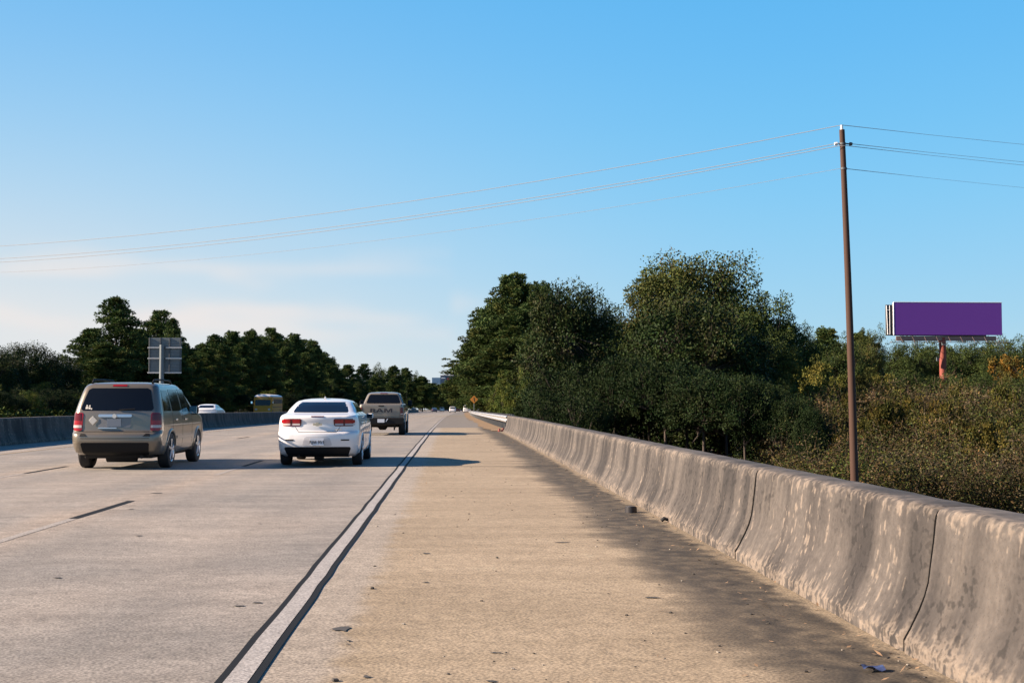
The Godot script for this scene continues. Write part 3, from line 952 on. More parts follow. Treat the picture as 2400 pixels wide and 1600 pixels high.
# ---------------------------------------------------------------- vehicles: a body is a stack of rounded plan outlines; its near end is at local z = 0, its far end towards -z
class Shell:
	var rows: Array            # [height, half width, near end, far end, near corner, far corner]
	var length: float
	var taper := 0.05
	var bow := 0.07
	func at(y: float) -> Array:
		if y <= rows[0][0]: return rows[0]
		for i in rows.size() - 1:
			if y <= rows[i + 1][0]:
				var u: float = (y - rows[i][0]) / maxf(rows[i + 1][0] - rows[i][0], 1e-6)
				var r: Array = []
				for k in 6: r.append(lerpf(rows[i][k], rows[i + 1][k], u))
				return r
		return rows[rows.size() - 1]
	func narrow(z: float) -> float:
		var f := clampf(absf(z - length * 0.5) / (length * 0.5), 0.0, 1.0)
		return 1.0 - taper * f * f * f * f
	func near_z(x: float, y: float) -> float:     # where the near end stands at a place across it
		var r := at(y)
		var w: float = r[1]
		var a := minf(absf(x) / (1.0 - taper), w * 0.998)
		var c := minf(r[4], w * 0.95)
		var z: float = r[2] + bow * pow(minf(a, w - c) / w, 2.0)
		if a > w - c: z += c - sqrt(maxf(c * c - pow(a - (w - c), 2.0), 0.0))
		return z
	func side_x(y: float, z: float) -> float:
		var r := at(y)
		return r[1] * narrow(z)
	func outline(y: float) -> Array:              # right half from the near centre to the far centre
		var r := at(y)
		var w: float = r[1]
		var c := minf(r[4], w * 0.95)
		var e := minf(r[5], w * 0.95)
		var p: Array = []
		for i in 8:
			var x := (w - c) * i / 8.0
			p.append(Vector2(x, r[2] + bow * pow(x / w, 2.0)))
		var z0: float = r[2] + bow * pow((w - c) / w, 2.0)
		for i in 8:
			var a := PI * 0.5 * i / 8.0
			p.append(Vector2(w - c + c * sin(a), z0 + c - c * cos(a)))
		for i in 64:
			p.append(Vector2(w, lerpf(z0 + c, r[3] - e, i / 64.0)))
		for i in 7:
			var a := PI * 0.5 * i / 6.0
			p.append(Vector2(w - e + e * cos(a), r[3] - e + e * sin(a)))
		for i in 4:
			p.append(Vector2((w - e) * (1.0 - (i + 1) / 4.0), r[3] + 0.02 * (i + 1)))
		for i in p.size():
			p[i].x *= narrow(p[i].y)
		return p
	func heights(step: float) -> Array:
		var ys: Array = []
		for i in rows.size() - 1:
			var n: int = maxi(1, int(ceil((rows[i + 1][0] - rows[i][0]) / step)))
			for k in n: ys.append(lerpf(rows[i][0], rows[i + 1][0], float(k) / n))
		ys.append(rows[rows.size() - 1][0])
		return ys
	func body(arches: Array, y0 := -1.0, y1 := 99.0) -> Geo:      # arches: [z, height, radius]
		var grid: Array = []
		var skip := {}
		for y in heights(0.045):
			if y < y0 or y > y1: continue
			var half := outline(y)
			var row: Array = []
			for i in range(half.size() - 1, 0, -1): row.append(Vector3(-half[i].x, y, -half[i].y))
			for i in half.size(): row.append(Vector3(half[i].x, y, -half[i].y))
			grid.append(row)
		var cols: int = grid[0].size()
		for i in grid.size() - 1:
			for j in cols - 1:
				var m: Vector3 = (grid[i][j] + grid[i + 1][j + 1]) * 0.5
				if absf(m.x) < 0.55: continue
				for a in arches:
					if Vector2(m.y - a[1], -m.z - a[0]).length() < a[2]: skip[i * cols + j] = true
		var g := Geo.new()
		g.grid(grid, false, [], [], skip)
		# close the bottom
		for j in cols - 1:
			g.tri(grid[0][j], grid[0][j + 1], Vector3(0, grid[0][0].y, -length * 0.5), Vector3.DOWN)
		return g
	func lay(p: Array, off: float) -> Geo:        # a sheet laid on the shell, with its edges turned in
		var rows2: Array = []
		var g := Geo.new()
		var n := p.size()
		var m: int = p[0].size()
		var heart := Vector3(0, 0.75, -length * 0.5)
		var mid: Vector3 = p[n / 2][m / 2]
		var a: Vector3 = p[n / 2][min(m / 2 + 1, m - 1)] - p[n / 2][max(m / 2 - 1, 0)]
		var b: Vector3 = p[min(n / 2 + 1, n - 1)][m / 2] - p[max(n / 2 - 1, 0)][m / 2]
		var flip := a.cross(b).dot(mid - heart) < 0.0
		for i in n:
			var row: Array = []
			for j in m:
				var du: Vector3 = p[i][min(j + 1, m - 1)] - p[i][max(j - 1, 0)]
				var dv: Vector3 = p[min(i + 1, n - 1)][j] - p[max(i - 1, 0)][j]
				var k := du.cross(dv).normalized()
				row.append(p[i][j] + (-k if flip else k) * off)
			rows2.append(row)
		g.grid(rows2, flip)
		for i in n - 1:
			g.quad(p[i][0], p[i + 1][0], rows2[i + 1][0], rows2[i][0], p[i][0] - mid)
			g.quad(p[i][m - 1], p[i + 1][m - 1], rows2[i + 1][m - 1], rows2[i][m - 1], p[i][m - 1] - mid)
		for j in m - 1:
			g.quad(p[0][j], p[0][j + 1], rows2[0][j + 1], rows2[0][j], p[0][j] - mid)
			g.quad(p[n - 1][j], p[n - 1][j + 1], rows2[n - 1][j + 1], rows2[n - 1][j], p[n - 1][j] - mid)
		return g
	func near_sheet(y0: float, y1: float, a0: float, b0: float, a1: float, b1: float, off := 0.006, round_by := 0.0, nu := 14, nv := 8) -> Geo:
		# on the near end: from x a0..b0 at y0 up to a1..b1 at y1, corners rounded
		var p: Array = []
		for i in nv + 1:
			var v := float(i) / nv
			var y := lerpf(y0, y1, v)
			var cut := 0.0
			if round_by > 0.0:
				var e := minf(y - y0, y1 - y)
				if e < round_by: cut = round_by - sqrt(maxf(round_by * round_by - pow(round_by - e, 2.0), 0.0))
			var xa := lerpf(a0, a1, v) + cut
			var xb := lerpf(b0, b1, v) - cut
			var row: Array = []
			for j in nu + 1:
				var x := lerpf(xa, xb, float(j) / nu)
				row.append(Vector3(x, y, -near_z(x, y)))
			p.append(row)
		return lay(p, off)
	func side_sheet(s: float, y0: float, y1: float, za0: float, zb0: float, za1: float, zb1: float, off := 0.005, nu := 8, nv := 6) -> Geo:
		var p: Array = []
		for i in nv + 1:
			var v := float(i) / nv
			var y := lerpf(y0, y1, v)
			var row: Array = []
			for j in nu + 1:
				var z := lerpf(lerpf(za0, za1, v), lerpf(zb0, zb1, v), float(j) / nu)
				row.append(Vector3(s * side_x(y, z), y, -z))
			p.append(row)
		return lay(p, off)
func make_wheel(parent: Node3D, at: Vector3, r: float, wide: float, rim_r: float, spokes: int, s: float, rim_mat: Material):
	var o := Node3D.new()
	o.name = "wheel"
	parent.add_child(o, true)
	o.position = at
	var g := Geo.new()
	var prof := [[-0.5, rim_r], [-0.5, r * 0.93], [-0.42, r * 0.985], [-0.2, r], [0.2, r], [0.42, r * 0.985], [0.5, r * 0.93], [0.5, rim_r]]
	var rows: Array = []
	for i in 33:
		var a := TAU * i / 32.0
		var row: Array = []
		for q in prof: row.append(Vector3(q[0] * wide, cos(a) * q[1], sin(a) * q[1]))
		rows.append(row)
	g.grid(rows, true)
	part("tyre", g, M.rubber, o)
	g = Geo.new()
	var fx := s * wide * 0.46
	for k in spokes:
		var a := TAU * k / spokes
		var b := Basis(Vector3.RIGHT, a)
		g.box(Vector3(fx, 0, 0) + b * Vector3(0, rim_r * 0.54, 0), Vector3(0.03, rim_r * 0.95, rim_r * (1.15 / spokes)), b, 0.008)
	g.tube([Vector3(fx - s * 0.02, 0, 0), Vector3(fx + s * 0.02, 0, 0)], [rim_r * 0.2, rim_r * 0.16], 12)
	var ring: Array = []
	for i in 25:
		var a := TAU * i / 24.0
		ring.append([Vector3(fx + s * 0.012, cos(a) * rim_r * 1.02, sin(a) * rim_r * 1.02), Vector3(fx, cos(a) * rim_r * 0.9, sin(a) * rim_r * 0.9), Vector3(fx - s * 0.08, cos(a) * rim_r * 0.9, sin(a) * rim_r * 0.9)])
	g.grid(ring, s > 0.0)
	part("rim", g, rim_mat, o)
	g = Geo.new()
	g.tube([Vector3(-s * wide * 0.4, 0, 0), Vector3(fx - s * 0.06, 0, 0)], [rim_r * 0.97, rim_r * 0.97], 20)
	part("brake_drum", g, M.under, o)
func arch_trim(sh: Shell, z: float, y: float, r: float, s: float, thick: float) -> Geo:
	var pts: Array = []
	var rad: Array = []
	for i in 19:
		var a := lerpf(-0.35, PI + 0.35, i / 18.0)
		var yy := y + sin(a) * r
		var zz := z + cos(a) * r
		if yy < sh.rows[0][0]: continue
		pts.append(Vector3(s * (sh.side_x(yy, zz) - thick * 0.35), yy, -zz))
		rad.append(thick)
	var g := Geo.new()
	g.tube(pts, rad, 7)
	return g
func under_body(o: Node3D, sh: Shell, w: float, y0: float, y1: float, z0: float, z1: float):
	var g := Geo.new()
	g.box(Vector3(0, (y0 + y1) * 0.5, -(z0 + z1) * 0.5), Vector3(w * 2.0, y1 - y0, z1 - z0), Basis.IDENTITY, 0.05)
	part("underbody", g, M.under, o)
func mirror(o: Node3D, s: float, at: Vector3, size: Vector3, shell_mat: Material, glass_mat: Material):
	var g := Geo.new()
	g.box(at, size, Basis(Vector3.UP, s * -0.15), size.y * 0.25)
	g.box(at - Vector3(s * size.x * 0.6, size.y * 0.25, 0.0), Vector3(size.x * 0.7, size.y * 0.25, size.z * 0.5))
	var m := part("door_mirror", g, shell_mat, o)
	g = Geo.new()
	g.box(at + Basis(Vector3.UP, s * -0.15) * Vector3(0, 0, size.z * 0.5 + 0.010), Vector3(size.x * 0.82, size.y * 0.78, 0.008), Basis(Vector3.UP, s * -0.15) * Basis(Vector3.RIGHT, -0.06), 0.003)
	part("mirror_glass", g, glass_mat, m)
func sedan_rows() -> Array:
	return [[0.21, 0.80, 0.36, 4.60, 0.20, 0.3], [0.27, 0.87, 0.13, 4.74, 0.26, 0.4], [0.36, 0.905, 0.06, 4.82, 0.28, 0.45], [0.45, 0.918, 0.02, 4.85, 0.30, 0.5], [0.58, 0.927, 0.0, 4.86, 0.33, 0.5], [0.70, 0.93, 0.008, 4.84, 0.35, 0.5], [0.735, 0.93, 0.03, 4.80, 0.36, 0.5], [0.75, 0.93, 0.085, 4.78, 0.36, 0.5], [0.82, 0.926, 0.09, 4.66, 0.36, 0.5], [0.92, 0.918, 0.10, 4.35, 0.34, 0.45], [0.99, 0.905, 0.085, 3.95, 0.32, 0.4], [1.05, 0.888, 0.085, 3.62, 0.30, 0.35], [1.085, 0.865, 0.10, 3.48, 0.28, 0.3], [1.105, 0.84, 0.22, 3.42, 0.26, 0.3], [1.125, 0.815, 0.50, 3.36, 0.22, 0.3], [1.145, 0.785, 0.66, 3.30, 0.20, 0.3], [1.22, 0.755, 0.86, 3.10, 0.22, 0.3], [1.30, 0.70, 1.07, 2.88, 0.24, 0.3], [1.365, 0.655, 1.26, 2.68, 0.26, 0.3], [1.405, 0.61, 1.42, 2.52, 0.28, 0.28], [1.435, 0.50, 1.62, 2.35, 0.28, 0.26], [1.455, 0.36, 1.82, 2.2, 0.22, 0.2], [1.463, 0.16, 1.95, 2.1, 0.1, 0.1], [1.464, 0.01, 2.0, 2.02, 0.005, 0.005]]
func build_sedan():
	var o := base("sedan", on_road(-2.77, 27.04))
	o.scale = Vector3(0.935, 0.972, 1.0)
	tag(o, "white four-door sedan with red tail lamps driving beside the edge line", "car")
	var sh := Shell.new()
	sh.rows = sedan_rows(); sh.length = 4.86; sh.taper = 0.06; sh.bow = 0.14
	var white := paint(lin(0.68, 0.685, 0.70), 0.0, 0.35)
	var ar := [[1.13, 0.33, 0.36], [3.87, 0.33, 0.36]]
	part("body", sh.body(ar), white, o)
	under_body(o, sh, 0.72, 0.20, 0.62, 0.35, 4.4)
	for z in [1.13, 3.87]:
		for s in [-1.0, 1.0]:
			make_wheel(o, Vector3(s * 0.81, 0.33, -z), 0.33, 0.22, 0.22, 10, s, M.rim)
			part("wheel_arch", arch_trim(sh, z, 0.33, 0.365, s, 0.022), white, o)
	part("rear_window", sh.near_sheet(1.15, 1.375, -0.63, 0.63, -0.535, 0.535, 0.006, 0.03, 16, 10), M.glass, o)
	for s in [-1.0, 1.0]:
		var l := part("tail_lamp", sh.near_sheet(0.862, 1.022, 0.36 if s > 0 else -0.845, 0.845 if s > 0 else -0.36, 0.35 if s > 0 else -0.83, 0.83 if s > 0 else -0.35, 0.012, 0.03, 18, 8), M.dark_lens, o)
		for k in [[0.385, 0.565], [0.60, 0.80]]:
			var a: float = k[0] if s > 0 else -k[1]
			var b: float = k[1] if s > 0 else -k[0]
			part("red_chamber", sh.near_sheet(0.927, 1.002, a, b, a, b, 0.018, 0.015), M.red_lens, l)
			part("clear_chamber", sh.near_sheet(0.882, 0.918, a, b, a, b, 0.018, 0.01), M.clear_lens, l)
		part("bumper_reflector", sh.near_sheet(0.56, 0.585, 0.52 if s > 0 else -0.70, 0.70 if s > 0 else -0.52, 0.52 if s > 0 else -0.70, 0.70 if s > 0 else -0.52, 0.008), M.plastic, o)
		part("front_door_glass", sh.side_sheet(s, 1.10, 1.365, 2.16, 3.02, 2.16, 2.55), M.glass, o)
		part("rear_door_glass", sh.side_sheet(s, 1.10, 1.365, 1.30, 2.08, 1.55, 2.08), M.glass, o)
		var h := Geo.new()
		for z in [1.45, 2.45]:
			var hg := Geo.new()
			hg.box(Vector3(s * (sh.side_x(0.93, z) + 0.015), 0.93, -z), Vector3(0.03, 0.035, 0.2))
			part("door_handle", hg, M.chrome, o)
		part("door_seam", sh.side_sheet(s, 0.34, 1.08, 2.10, 2.115, 2.10, 2.115, 0.002, 1, 10), M.under, o)
		mirror(o, s, Vector3(s * 0.96, 1.05, -3.05), Vector3(0.17, 0.12, 0.1), white, M.glass)
	part("trunk_seam", sh.near_sheet(0.735, 0.745, -0.42, 0.42, -0.42, 0.42, 0.003, 0.0, 20, 1), M.under, o)
	for s in [-1.0, 1.0]:
		part("trunk_seam", sh.near_sheet(0.745, 0.87, minf(s * 0.42, s * 0.43), maxf(s * 0.42, s * 0.43), minf(s * 0.50, s * 0.51), maxf(s * 0.50, s * 0.51), 0.003, 0.0, 1, 8), M.under, o)
	part("brake_light", sh.near_sheet(1.058, 1.078, -0.14, 0.14, -0.14, 0.14, 0.008), M.dark_lens, o)
	part("plate_recess", sh.near_sheet(0.445, 0.645, -0.335, 0.335, -0.27, 0.27, 0.004, 0.04), paint(lin(0.5, 0.5, 0.52)), o)
	var g := Geo.new()
	g.box(Vector3(0, 0.535, 0.016), Vector3(0.305, 0.152, 0.008))
	var pl := part("number_plate", g, M.plate, o)
	var tx := part("plate_lettering", lettering("RJM 951", 0.062, 0.003), M.ink, pl)
	tx.position = Vector3(0, 0.53, 0.024)
	part("lower_valance", sh.near_sheet(0.225, 0.425, -0.66, 0.66, -0.74, 0.74, 0.014, 0.03, 20, 8), M.plastic, o)
	g = Geo.new()
	g.box(Vector3(0, 0.905, -0.075), Vector3(0.20, 0.042, 0.014), Basis.IDENTITY, 0.006)
	g.box(Vector3(0, 0.905, -0.074), Vector3(0.075, 0.072, 0.016), Basis.IDENTITY, 0.006)
	part("cross_emblem", g, M.gold, o)
	tx = part("model_lettering", lettering("MALIBU", 0.03, 0.004), M.chrome, o)
	tx.position = Vector3(0.46, 0.79, -sh.near_z(0.46, 0.79) + 0.008)
	tx.rotation.y = 0.28
	g = Geo.new()
	g.tube([Vector3(0, 1.45, -1.72), Vector3(0, 1.475, -1.80), Vector3(0, 1.50, -1.70), Vector3(0, 1.455, -1.62)], [0.03, 0.025, 0.008, 0.004], 6)
	part("roof_antenna", g, white, o)
	g = Geo.new()
	g.tube([Vector3(-0.1, 0.24, -0.5), Vector3(0.1, 0.24, -0.5)], [0.12, 0.12], 10)
	g.tube([Vector3(-0.42, 0.24, -0.5), Vector3(-0.42, 0.23, -0.2)], [0.035, 0.035], 8)
	part("muffler", g, M.under, o)
func suv_rows() -> Array:
	return [[0.30, 0.90, 0.26, 4.60, 0.20, 0.3], [0.36, 0.945, 0.10, 4.74, 0.22, 0.35], [0.46, 0.975, 0.04, 4.82, 0.22, 0.4], [0.56, 0.99, 0.0, 4.85, 0.22, 0.4], [0.68, 0.995, 0.005, 4.85, 0.22, 0.4], [0.74, 0.995, 0.03, 4.83, 0.21, 0.4], [0.775, 0.995, 0.10, 4.80, 0.20, 0.4], [0.90, 0.997, 0.115, 4.74, 0.20, 0.4], [1.02, 0.99, 0.125, 4.60, 0.20, 0.35], [1.10, 0.98, 0.135, 4.25, 0.19, 0.3], [1.15, 0.97, 0.145, 3.85, 0.18, 0.3], [1.20, 0.955, 0.16, 3.68, 0.17, 0.3], [1.32, 0.925, 0.21, 3.45, 0.16, 0.3], [1.45, 0.89, 0.27, 3.2, 0.16, 0.3], [1.58, 0.852, 0.335, 2.95, 0.16, 0.3], [1.66, 0.825, 0.385, 2.78, 0.16, 0.3], [1.71, 0.795, 0.42, 2.66, 0.17, 0.28], [1.745, 0.75, 0.46, 2.55, 0.2, 0.25], [1.77, 0.66, 0.56, 2.4, 0.25, 0.22], [1.785, 0.48, 0.85, 2.2, 0.25, 0.2], [1.793, 0.2, 1.2, 2.0, 0.1, 0.1], [1.794, 0.01, 1.5, 1.6, 0.005, 0.005]]
func build_suv():
	var o := base("sport_utility_vehicle", on_road(-6.63, 25.99))
	o.scale = Vector3(0.905, 0.975, 1.0)
	tag(o, "beige boxy sport utility vehicle with dark rear window in the middle lane", "car")
	var sh := Shell.new()
	sh.rows = suv_rows(); sh.length = 4.85; sh.taper = 0.035; sh.bow = 0.07
	var beige := paint(lin(0.165, 0.145, 0.115), 0.4, 0.32)
	part("body", sh.body([[1.05, 0.37, 0.41], [3.82, 0.37, 0.41]]), beige, o)
	under_body(o, sh, 0.76, 0.225, 0.70, 0.32, 4.4)
	for z in [1.05, 3.82]:
		for s in [-1.0, 1.0]:
			make_wheel(o, Vector3(s * 0.872, 0.37, -z), 0.37, 0.245, 0.235, 5, s, M.rim)
			part("wheel_arch", arch_trim(sh, z, 0.37, 0.42, s, 0.04), beige, o)
	part("rear_window", sh.near_sheet(1.20, 1.655, -0.80, 0.80, -0.665, 0.665, 0.006, 0.06, 18, 14), M.glass, o)
	part("brake_light", sh.near_sheet(1.692, 1.722, -0.16, 0.16, -0.15, 0.15, 0.012), M.red_lens, o)
	for s in [-1.0, 1.0]:
		var a := 0.735 if s > 0 else -0.95
		var b := 0.95 if s > 0 else -0.735
		var l := part("tail_lamp", sh.near_sheet(0.79, 1.155, a, b, a + 0.005, b - 0.02 * s, 0.012, 0.03, 12, 12), M.red_lens, o)
		part("reversing_lamp", sh.near_sheet(0.85, 0.905, a + 0.01, b - 0.01, a + 0.01, b - 0.01, 0.018), M.clear_lens, l)
		part("upper_lens", sh.near_sheet(1.0, 1.14, a + 0.02, b - 0.02, a + 0.02, b - 0.03, 0.017), M.dark_lens, l)
		part("bumper_step", sh.near_sheet(0.68, 0.735, minf(s * 0.60, s * 0.76), maxf(s * 0.60, s * 0.76), minf(s * 0.66, s * 0.74), maxf(s * 0.66, s * 0.74), 0.008), M.plastic, o)
		part("quarter_glass", sh.side_sheet(s, 1.185, 1.62, 0.50, 1.12, 0.62, 1.12), M.glass, o)
		part("rear_door_glass", sh.side_sheet(s, 1.18, 1.64, 1.22, 2.08, 1.22, 2.05), M.glass, o)
		part("front_door_glass", sh.side_sheet(s, 1.17, 1.65, 2.18, 3.20, 2.15, 2.62), M.glass, o)
		for z in [1.18, 2.13, 3.12]:
			part("door_seam", sh.side_sheet(s, 0.42, 1.15, z, z + 0.012, z, z + 0.012, 0.002, 1, 10), M.under, o)
		part("side_moulding", sh.side_sheet(s, 0.60, 0.66, 1.55, 3.3, 1.55, 3.3, 0.014, 8, 2), beige, o)
		var g := Geo.new()
		for z in [1.42, 2.35]:
			var hg := Geo.new()
			hg.box(Vector3(s * (sh.side_x(1.0, z) + 0.015), 1.0, -z), Vector3(0.035, 0.04, 0.22))
			part("door_handle", hg, beige, o)
		g = Geo.new()
		g.tube([Vector3(s * 0.66, 1.765, -0.62), Vector3(s * 0.67, 1.83, -0.72), Vector3(s * 0.67, 1.845, -1.4), Vector3(s * 0.66, 1.83, -2.2), Vector3(s * 0.65, 1.775, -2.35)], [0.025, 0.024, 0.022, 0.024, 0.025], 6)
		part("roof_rail", g, M.plastic, o)
		mirror(o, s, Vector3(s * 1.08, 1.20, -2.95), Vector3(0.22, 0.2, 0.13), M.plastic, M.chrome)
	part("hatch_seam", sh.near_sheet(0.765, 0.778, -0.72, 0.72, -0.72, 0.72, 0.003, 0.0, 20, 1), M.under, o)
	part("chrome_bar", sh.near_sheet(1.065, 1.12, -0.38, 0.34, -0.38, 0.34, 0.03, 0.02), M.rim, o)
	part("plate_recess", sh.near_sheet(0.86, 1.05, -0.38, 0.32, -0.38, 0.32, 0.004, 0.02), paint(lin(0.12, 0.12, 0.125)), o)
	var g2 := Geo.new()
	g2.box(Vector3(-0.04, 0.955, -0.108), Vector3(0.305, 0.152, 0.008))
	part("number_plate", g2, mat(lin(0.16, 0.19, 0.23), 0.4), o)
	part("plate_trim", sh.near_sheet(0.835, 0.855, -0.38, 0.02, -0.38, 0.02, 0.02), M.rim, o)
	g2 = Geo.new()
	g2.tube([Vector3(-0.02, 1.09, -0.07), Vector3(-0.02, 1.09, -0.055)], [0.045, 0.045], 12)
	part("emblem", g2, M.chrome, o)
	g2 = Geo.new()
	g2.box(Vector3(-0.50, 1.0, -0.118), Vector3(0.13, 0.13, 0.006), Basis(Vector3.BACK, PI / 4), 0.002)
	part("diamond_sticker", g2, M.cream, o)
	g2 = Geo.new()
	for k in [[-0.66, 1.255, 0.05], [-0.60, 1.25, 0.045], [-0.555, 1.235, 0.03], [-0.66, 1.30, 0.03], [-0.60, 1.295, 0.03]]:
		var z := -sh.near_z(k[0], k[1]) + 0.008
		g2.box(Vector3(k[0], k[1], z), Vector3(k[2], k[2], 0.004), Basis(Vector3.RIGHT, -0.4), 0.001)
	part("window_sticker", g2, M.cream, o)
	part("rear_valance", sh.near_sheet(0.305, 0.555, -0.70, 0.70, -0.74, 0.74, 0.012, 0.03, 20, 8), M.plastic, o)
	part("bumper_crease", sh.near_sheet(0.635, 0.645, -0.74, 0.74, -0.74, 0.74, 0.004, 0.0, 20, 1), M.under, o)
	g2 = Geo.new()
	g2.tube([Vector3(0.05, 1.21, -0.15), Vector3(0.4, 1.235, -0.15)], [0.012, 0.009], 6)
	part("rear_wiper", g2, M.plastic, o)
	g2 = Geo.new()
	g2.tube([Vector3(-0.3, 0.27, -0.55), Vector3(0.35, 0.27, -0.55)], [0.13, 0.13], 10)
	g2.tube([Vector3(0.55, 0.27, -0.6), Vector3(0.55, 0.26, -0.15)], [0.035, 0.035], 8)
	g2.tube([Vector3(-0.7, 0.33, -1.05), Vector3(0.7, 0.33, -1.05)], [0.06, 0.06], 8)
	part("exhaust", g2, M.under, o)
func truck_rows() -> Array:
	return [[0.50, 0.93, 0.14, 5.75, 0.1, 0.3], [0.58, 0.985, 0.12, 5.85, 0.12, 0.3], [0.72, 1.0, 0.12, 5.9, 0.12, 0.3], [0.90, 1.008, 0.12, 5.9, 0.12, 0.3], [1.08, 1.005, 0.12, 5.88, 0.12, 0.3], [1.20, 0.99, 0.12, 5.8, 0.12, 0.3], [1.29, 0.97, 0.12, 5.3, 0.12, 0.3], [1.345, 0.95, 0.13, 4.9, 0.10, 0.3], [1.365, 0.92, 0.16, 4.75, 0.08, 0.3], [1.372, 0.91, 1.86, 4.65, 0.08, 0.3], [1.50, 0.865, 1.93, 4.45, 0.10, 0.3], [1.70, 0.785, 2.04, 4.1, 0.12, 0.3], [1.80, 0.74, 2.10, 3.9, 0.14, 0.3], [1.86, 0.69, 2.16, 3.75, 0.16, 0.25], [1.90, 0.58, 2.3, 3.6, 0.2, 0.2], [1.92, 0.35, 2.6, 3.3, 0.15, 0.15], [1.925, 0.01, 2.9, 3.0, 0.005, 0.005]]
func build_truck():
	var o := base("pickup_truck", on_road(-2.93, 54.5))
	o.scale = Vector3(0.95, 0.95, 1.0)
	tag(o, "beige pickup truck with RAM on its tailgate, ahead of the white sedan", "truck")
	var sh := Shell.new()
	sh.rows = truck_rows(); sh.length = 5.9; sh.taper = 0.02; sh.bow = 0.02
	var tan_paint := paint(lin(0.175, 0.157, 0.13), 0.15, 0.4)
	part("body", sh.body([[1.35, 0.42, 0.50], [4.95, 0.42, 0.50]]), tan_paint, o)
	under_body(o, sh, 0.74, 0.42, 0.85, 0.3, 5.5)
	for z in [1.35, 4.95]:
		for s in [-1.0, 1.0]:
			make_wheel(o, Vector3(s * 0.87, 0.42, -z), 0.42, 0.29, 0.23, 8, s, M.rim)
			part("wheel_arch", arch_trim(sh, z, 0.42, 0.51, s, 0.045), tan_paint, o)
	part("rear_window", sh.near_sheet(1.40, 1.80, -0.775, 0.775, -0.635, 0.635, 0.006, 0.04, 14, 8), M.glass, o)
	part("brake_light", sh.near_sheet(1.835, 1.865, -0.16, 0.17, -0.16, 0.17, 0.012), M.dark_lens, o)
	for s in [-1.0, 1.0]:
		var l := part("tail_lamp", sh.near_sheet(0.88, 1.225, minf(s * 0.84, s * 0.97), maxf(s * 0.84, s * 0.97), minf(s * 0.84, s * 0.96), maxf(s * 0.84, s * 0.96), 0.012, 0.02, 8, 8), M.dark_lens, o)
		part("reversing_lamp", sh.near_sheet(0.91, 0.96, minf(s * 0.85, s * 0.96), maxf(s * 0.85, s * 0.96), minf(s * 0.85, s * 0.96), maxf(s * 0.85, s * 0.96), 0.017), M.clear_lens, l)
		part("tailgate_gap", sh.near_sheet(0.80, 1.36, minf(s * 0.815, s * 0.83), maxf(s * 0.815, s * 0.83), minf(s * 0.815, s * 0.83), maxf(s * 0.815, s * 0.83), 0.002, 0.0, 1, 6), M.under, o)
		part("rear_door_glass", sh.side_sheet(s, 1.40, 1.80, 2.2, 2.95, 2.35, 2.95), M.glass, o)
		part("front_door_glass", sh.side_sheet(s, 1.39, 1.80, 3.05, 4.05, 3.05, 3.75), M.glass, o)
		mirror(o, s, Vector3(s * 1.13, 1.42, -4.05), Vector3(0.22, 0.3, 0.14), M.plastic, M.glass)
		var g := Geo.new()
		for z in [2.45, 3.4]:
			var hg := Geo.new()
			hg.box(Vector3(s * (sh.side_x(1.15, z) + 0.015), 1.15, -z), Vector3(0.035, 0.05, 0.22))
			part("door_handle", hg, M.plastic, o)
	part("tailgate_handle", sh.near_sheet(1.265, 1.31, -0.12, 0.12, -0.12, 0.12, 0.012), M.plastic, o)
	part("tailgate_ridge", sh.near_sheet(0.855, 0.875, -0.80, 0.80, -0.80, 0.80, 0.01, 0.0, 14, 2), tan_paint, o)
	var tx := part("tailgate_lettering", lettering("RAM", 0.16, 0.012), M.ink, o)
	tx.position = Vector3(0.0, 1.085, -0.108)
	tx.scale = Vector3(2.15, 1.0, 1.0)
	var g2 := Geo.new()
	g2.box(Vector3(0, 0.625, -0.06), Vector3(2.0, 0.31, 0.24), Basis.IDENTITY, 0.04)
	var bumper := part("step_bumper", g2, M.plastic, o)
	g2 = Geo.new()
	g2.box(Vector3(0, 0.64, 0.066), Vector3(0.305, 0.152, 0.008))
	part("number_plate", g2, M.plate, bumper)
	g2 = Geo.new()
	g2.tube([Vector3(0.22, 0.60, 0.08), Vector3(0.30, 0.73, 0.07)], [0.02, 0.018], 6)
	part("tow_hook", g2, M.chrome, bumper)
	g2 = Geo.new()
	g2.tube([Vector3(-0.75, 0.40, -1.35), Vector3(-0.22, 0.40, -1.35), Vector3(-0.12, 0.38, -1.35), Vector3(0.12, 0.38, -1.35), Vector3(0.22, 0.40, -1.35), Vector3(0.75, 0.40, -1.35)], [0.07, 0.07, 0.17, 0.17, 0.07, 0.07], 10)
	g2.tube([Vector3(0.6, 0.42, -1.2), Vector3(0.6, 0.36, -0.2)], [0.045, 0.045], 8)
	for s in [-1.0, 1.0]: g2.box(Vector3(s * 0.55, 0.32, -0.75), Vector3(0.06, 0.22, 0.1))
	part("rear_axle", g2, M.under, o)
	g2 = Geo.new()
	g2.tube([Vector3(0.92, 1.3, -4.9), Vector3(0.96, 2.05, -4.75)], [0.008, 0.005], 5)
	part("whip_antenna", g2, M.plastic, o)
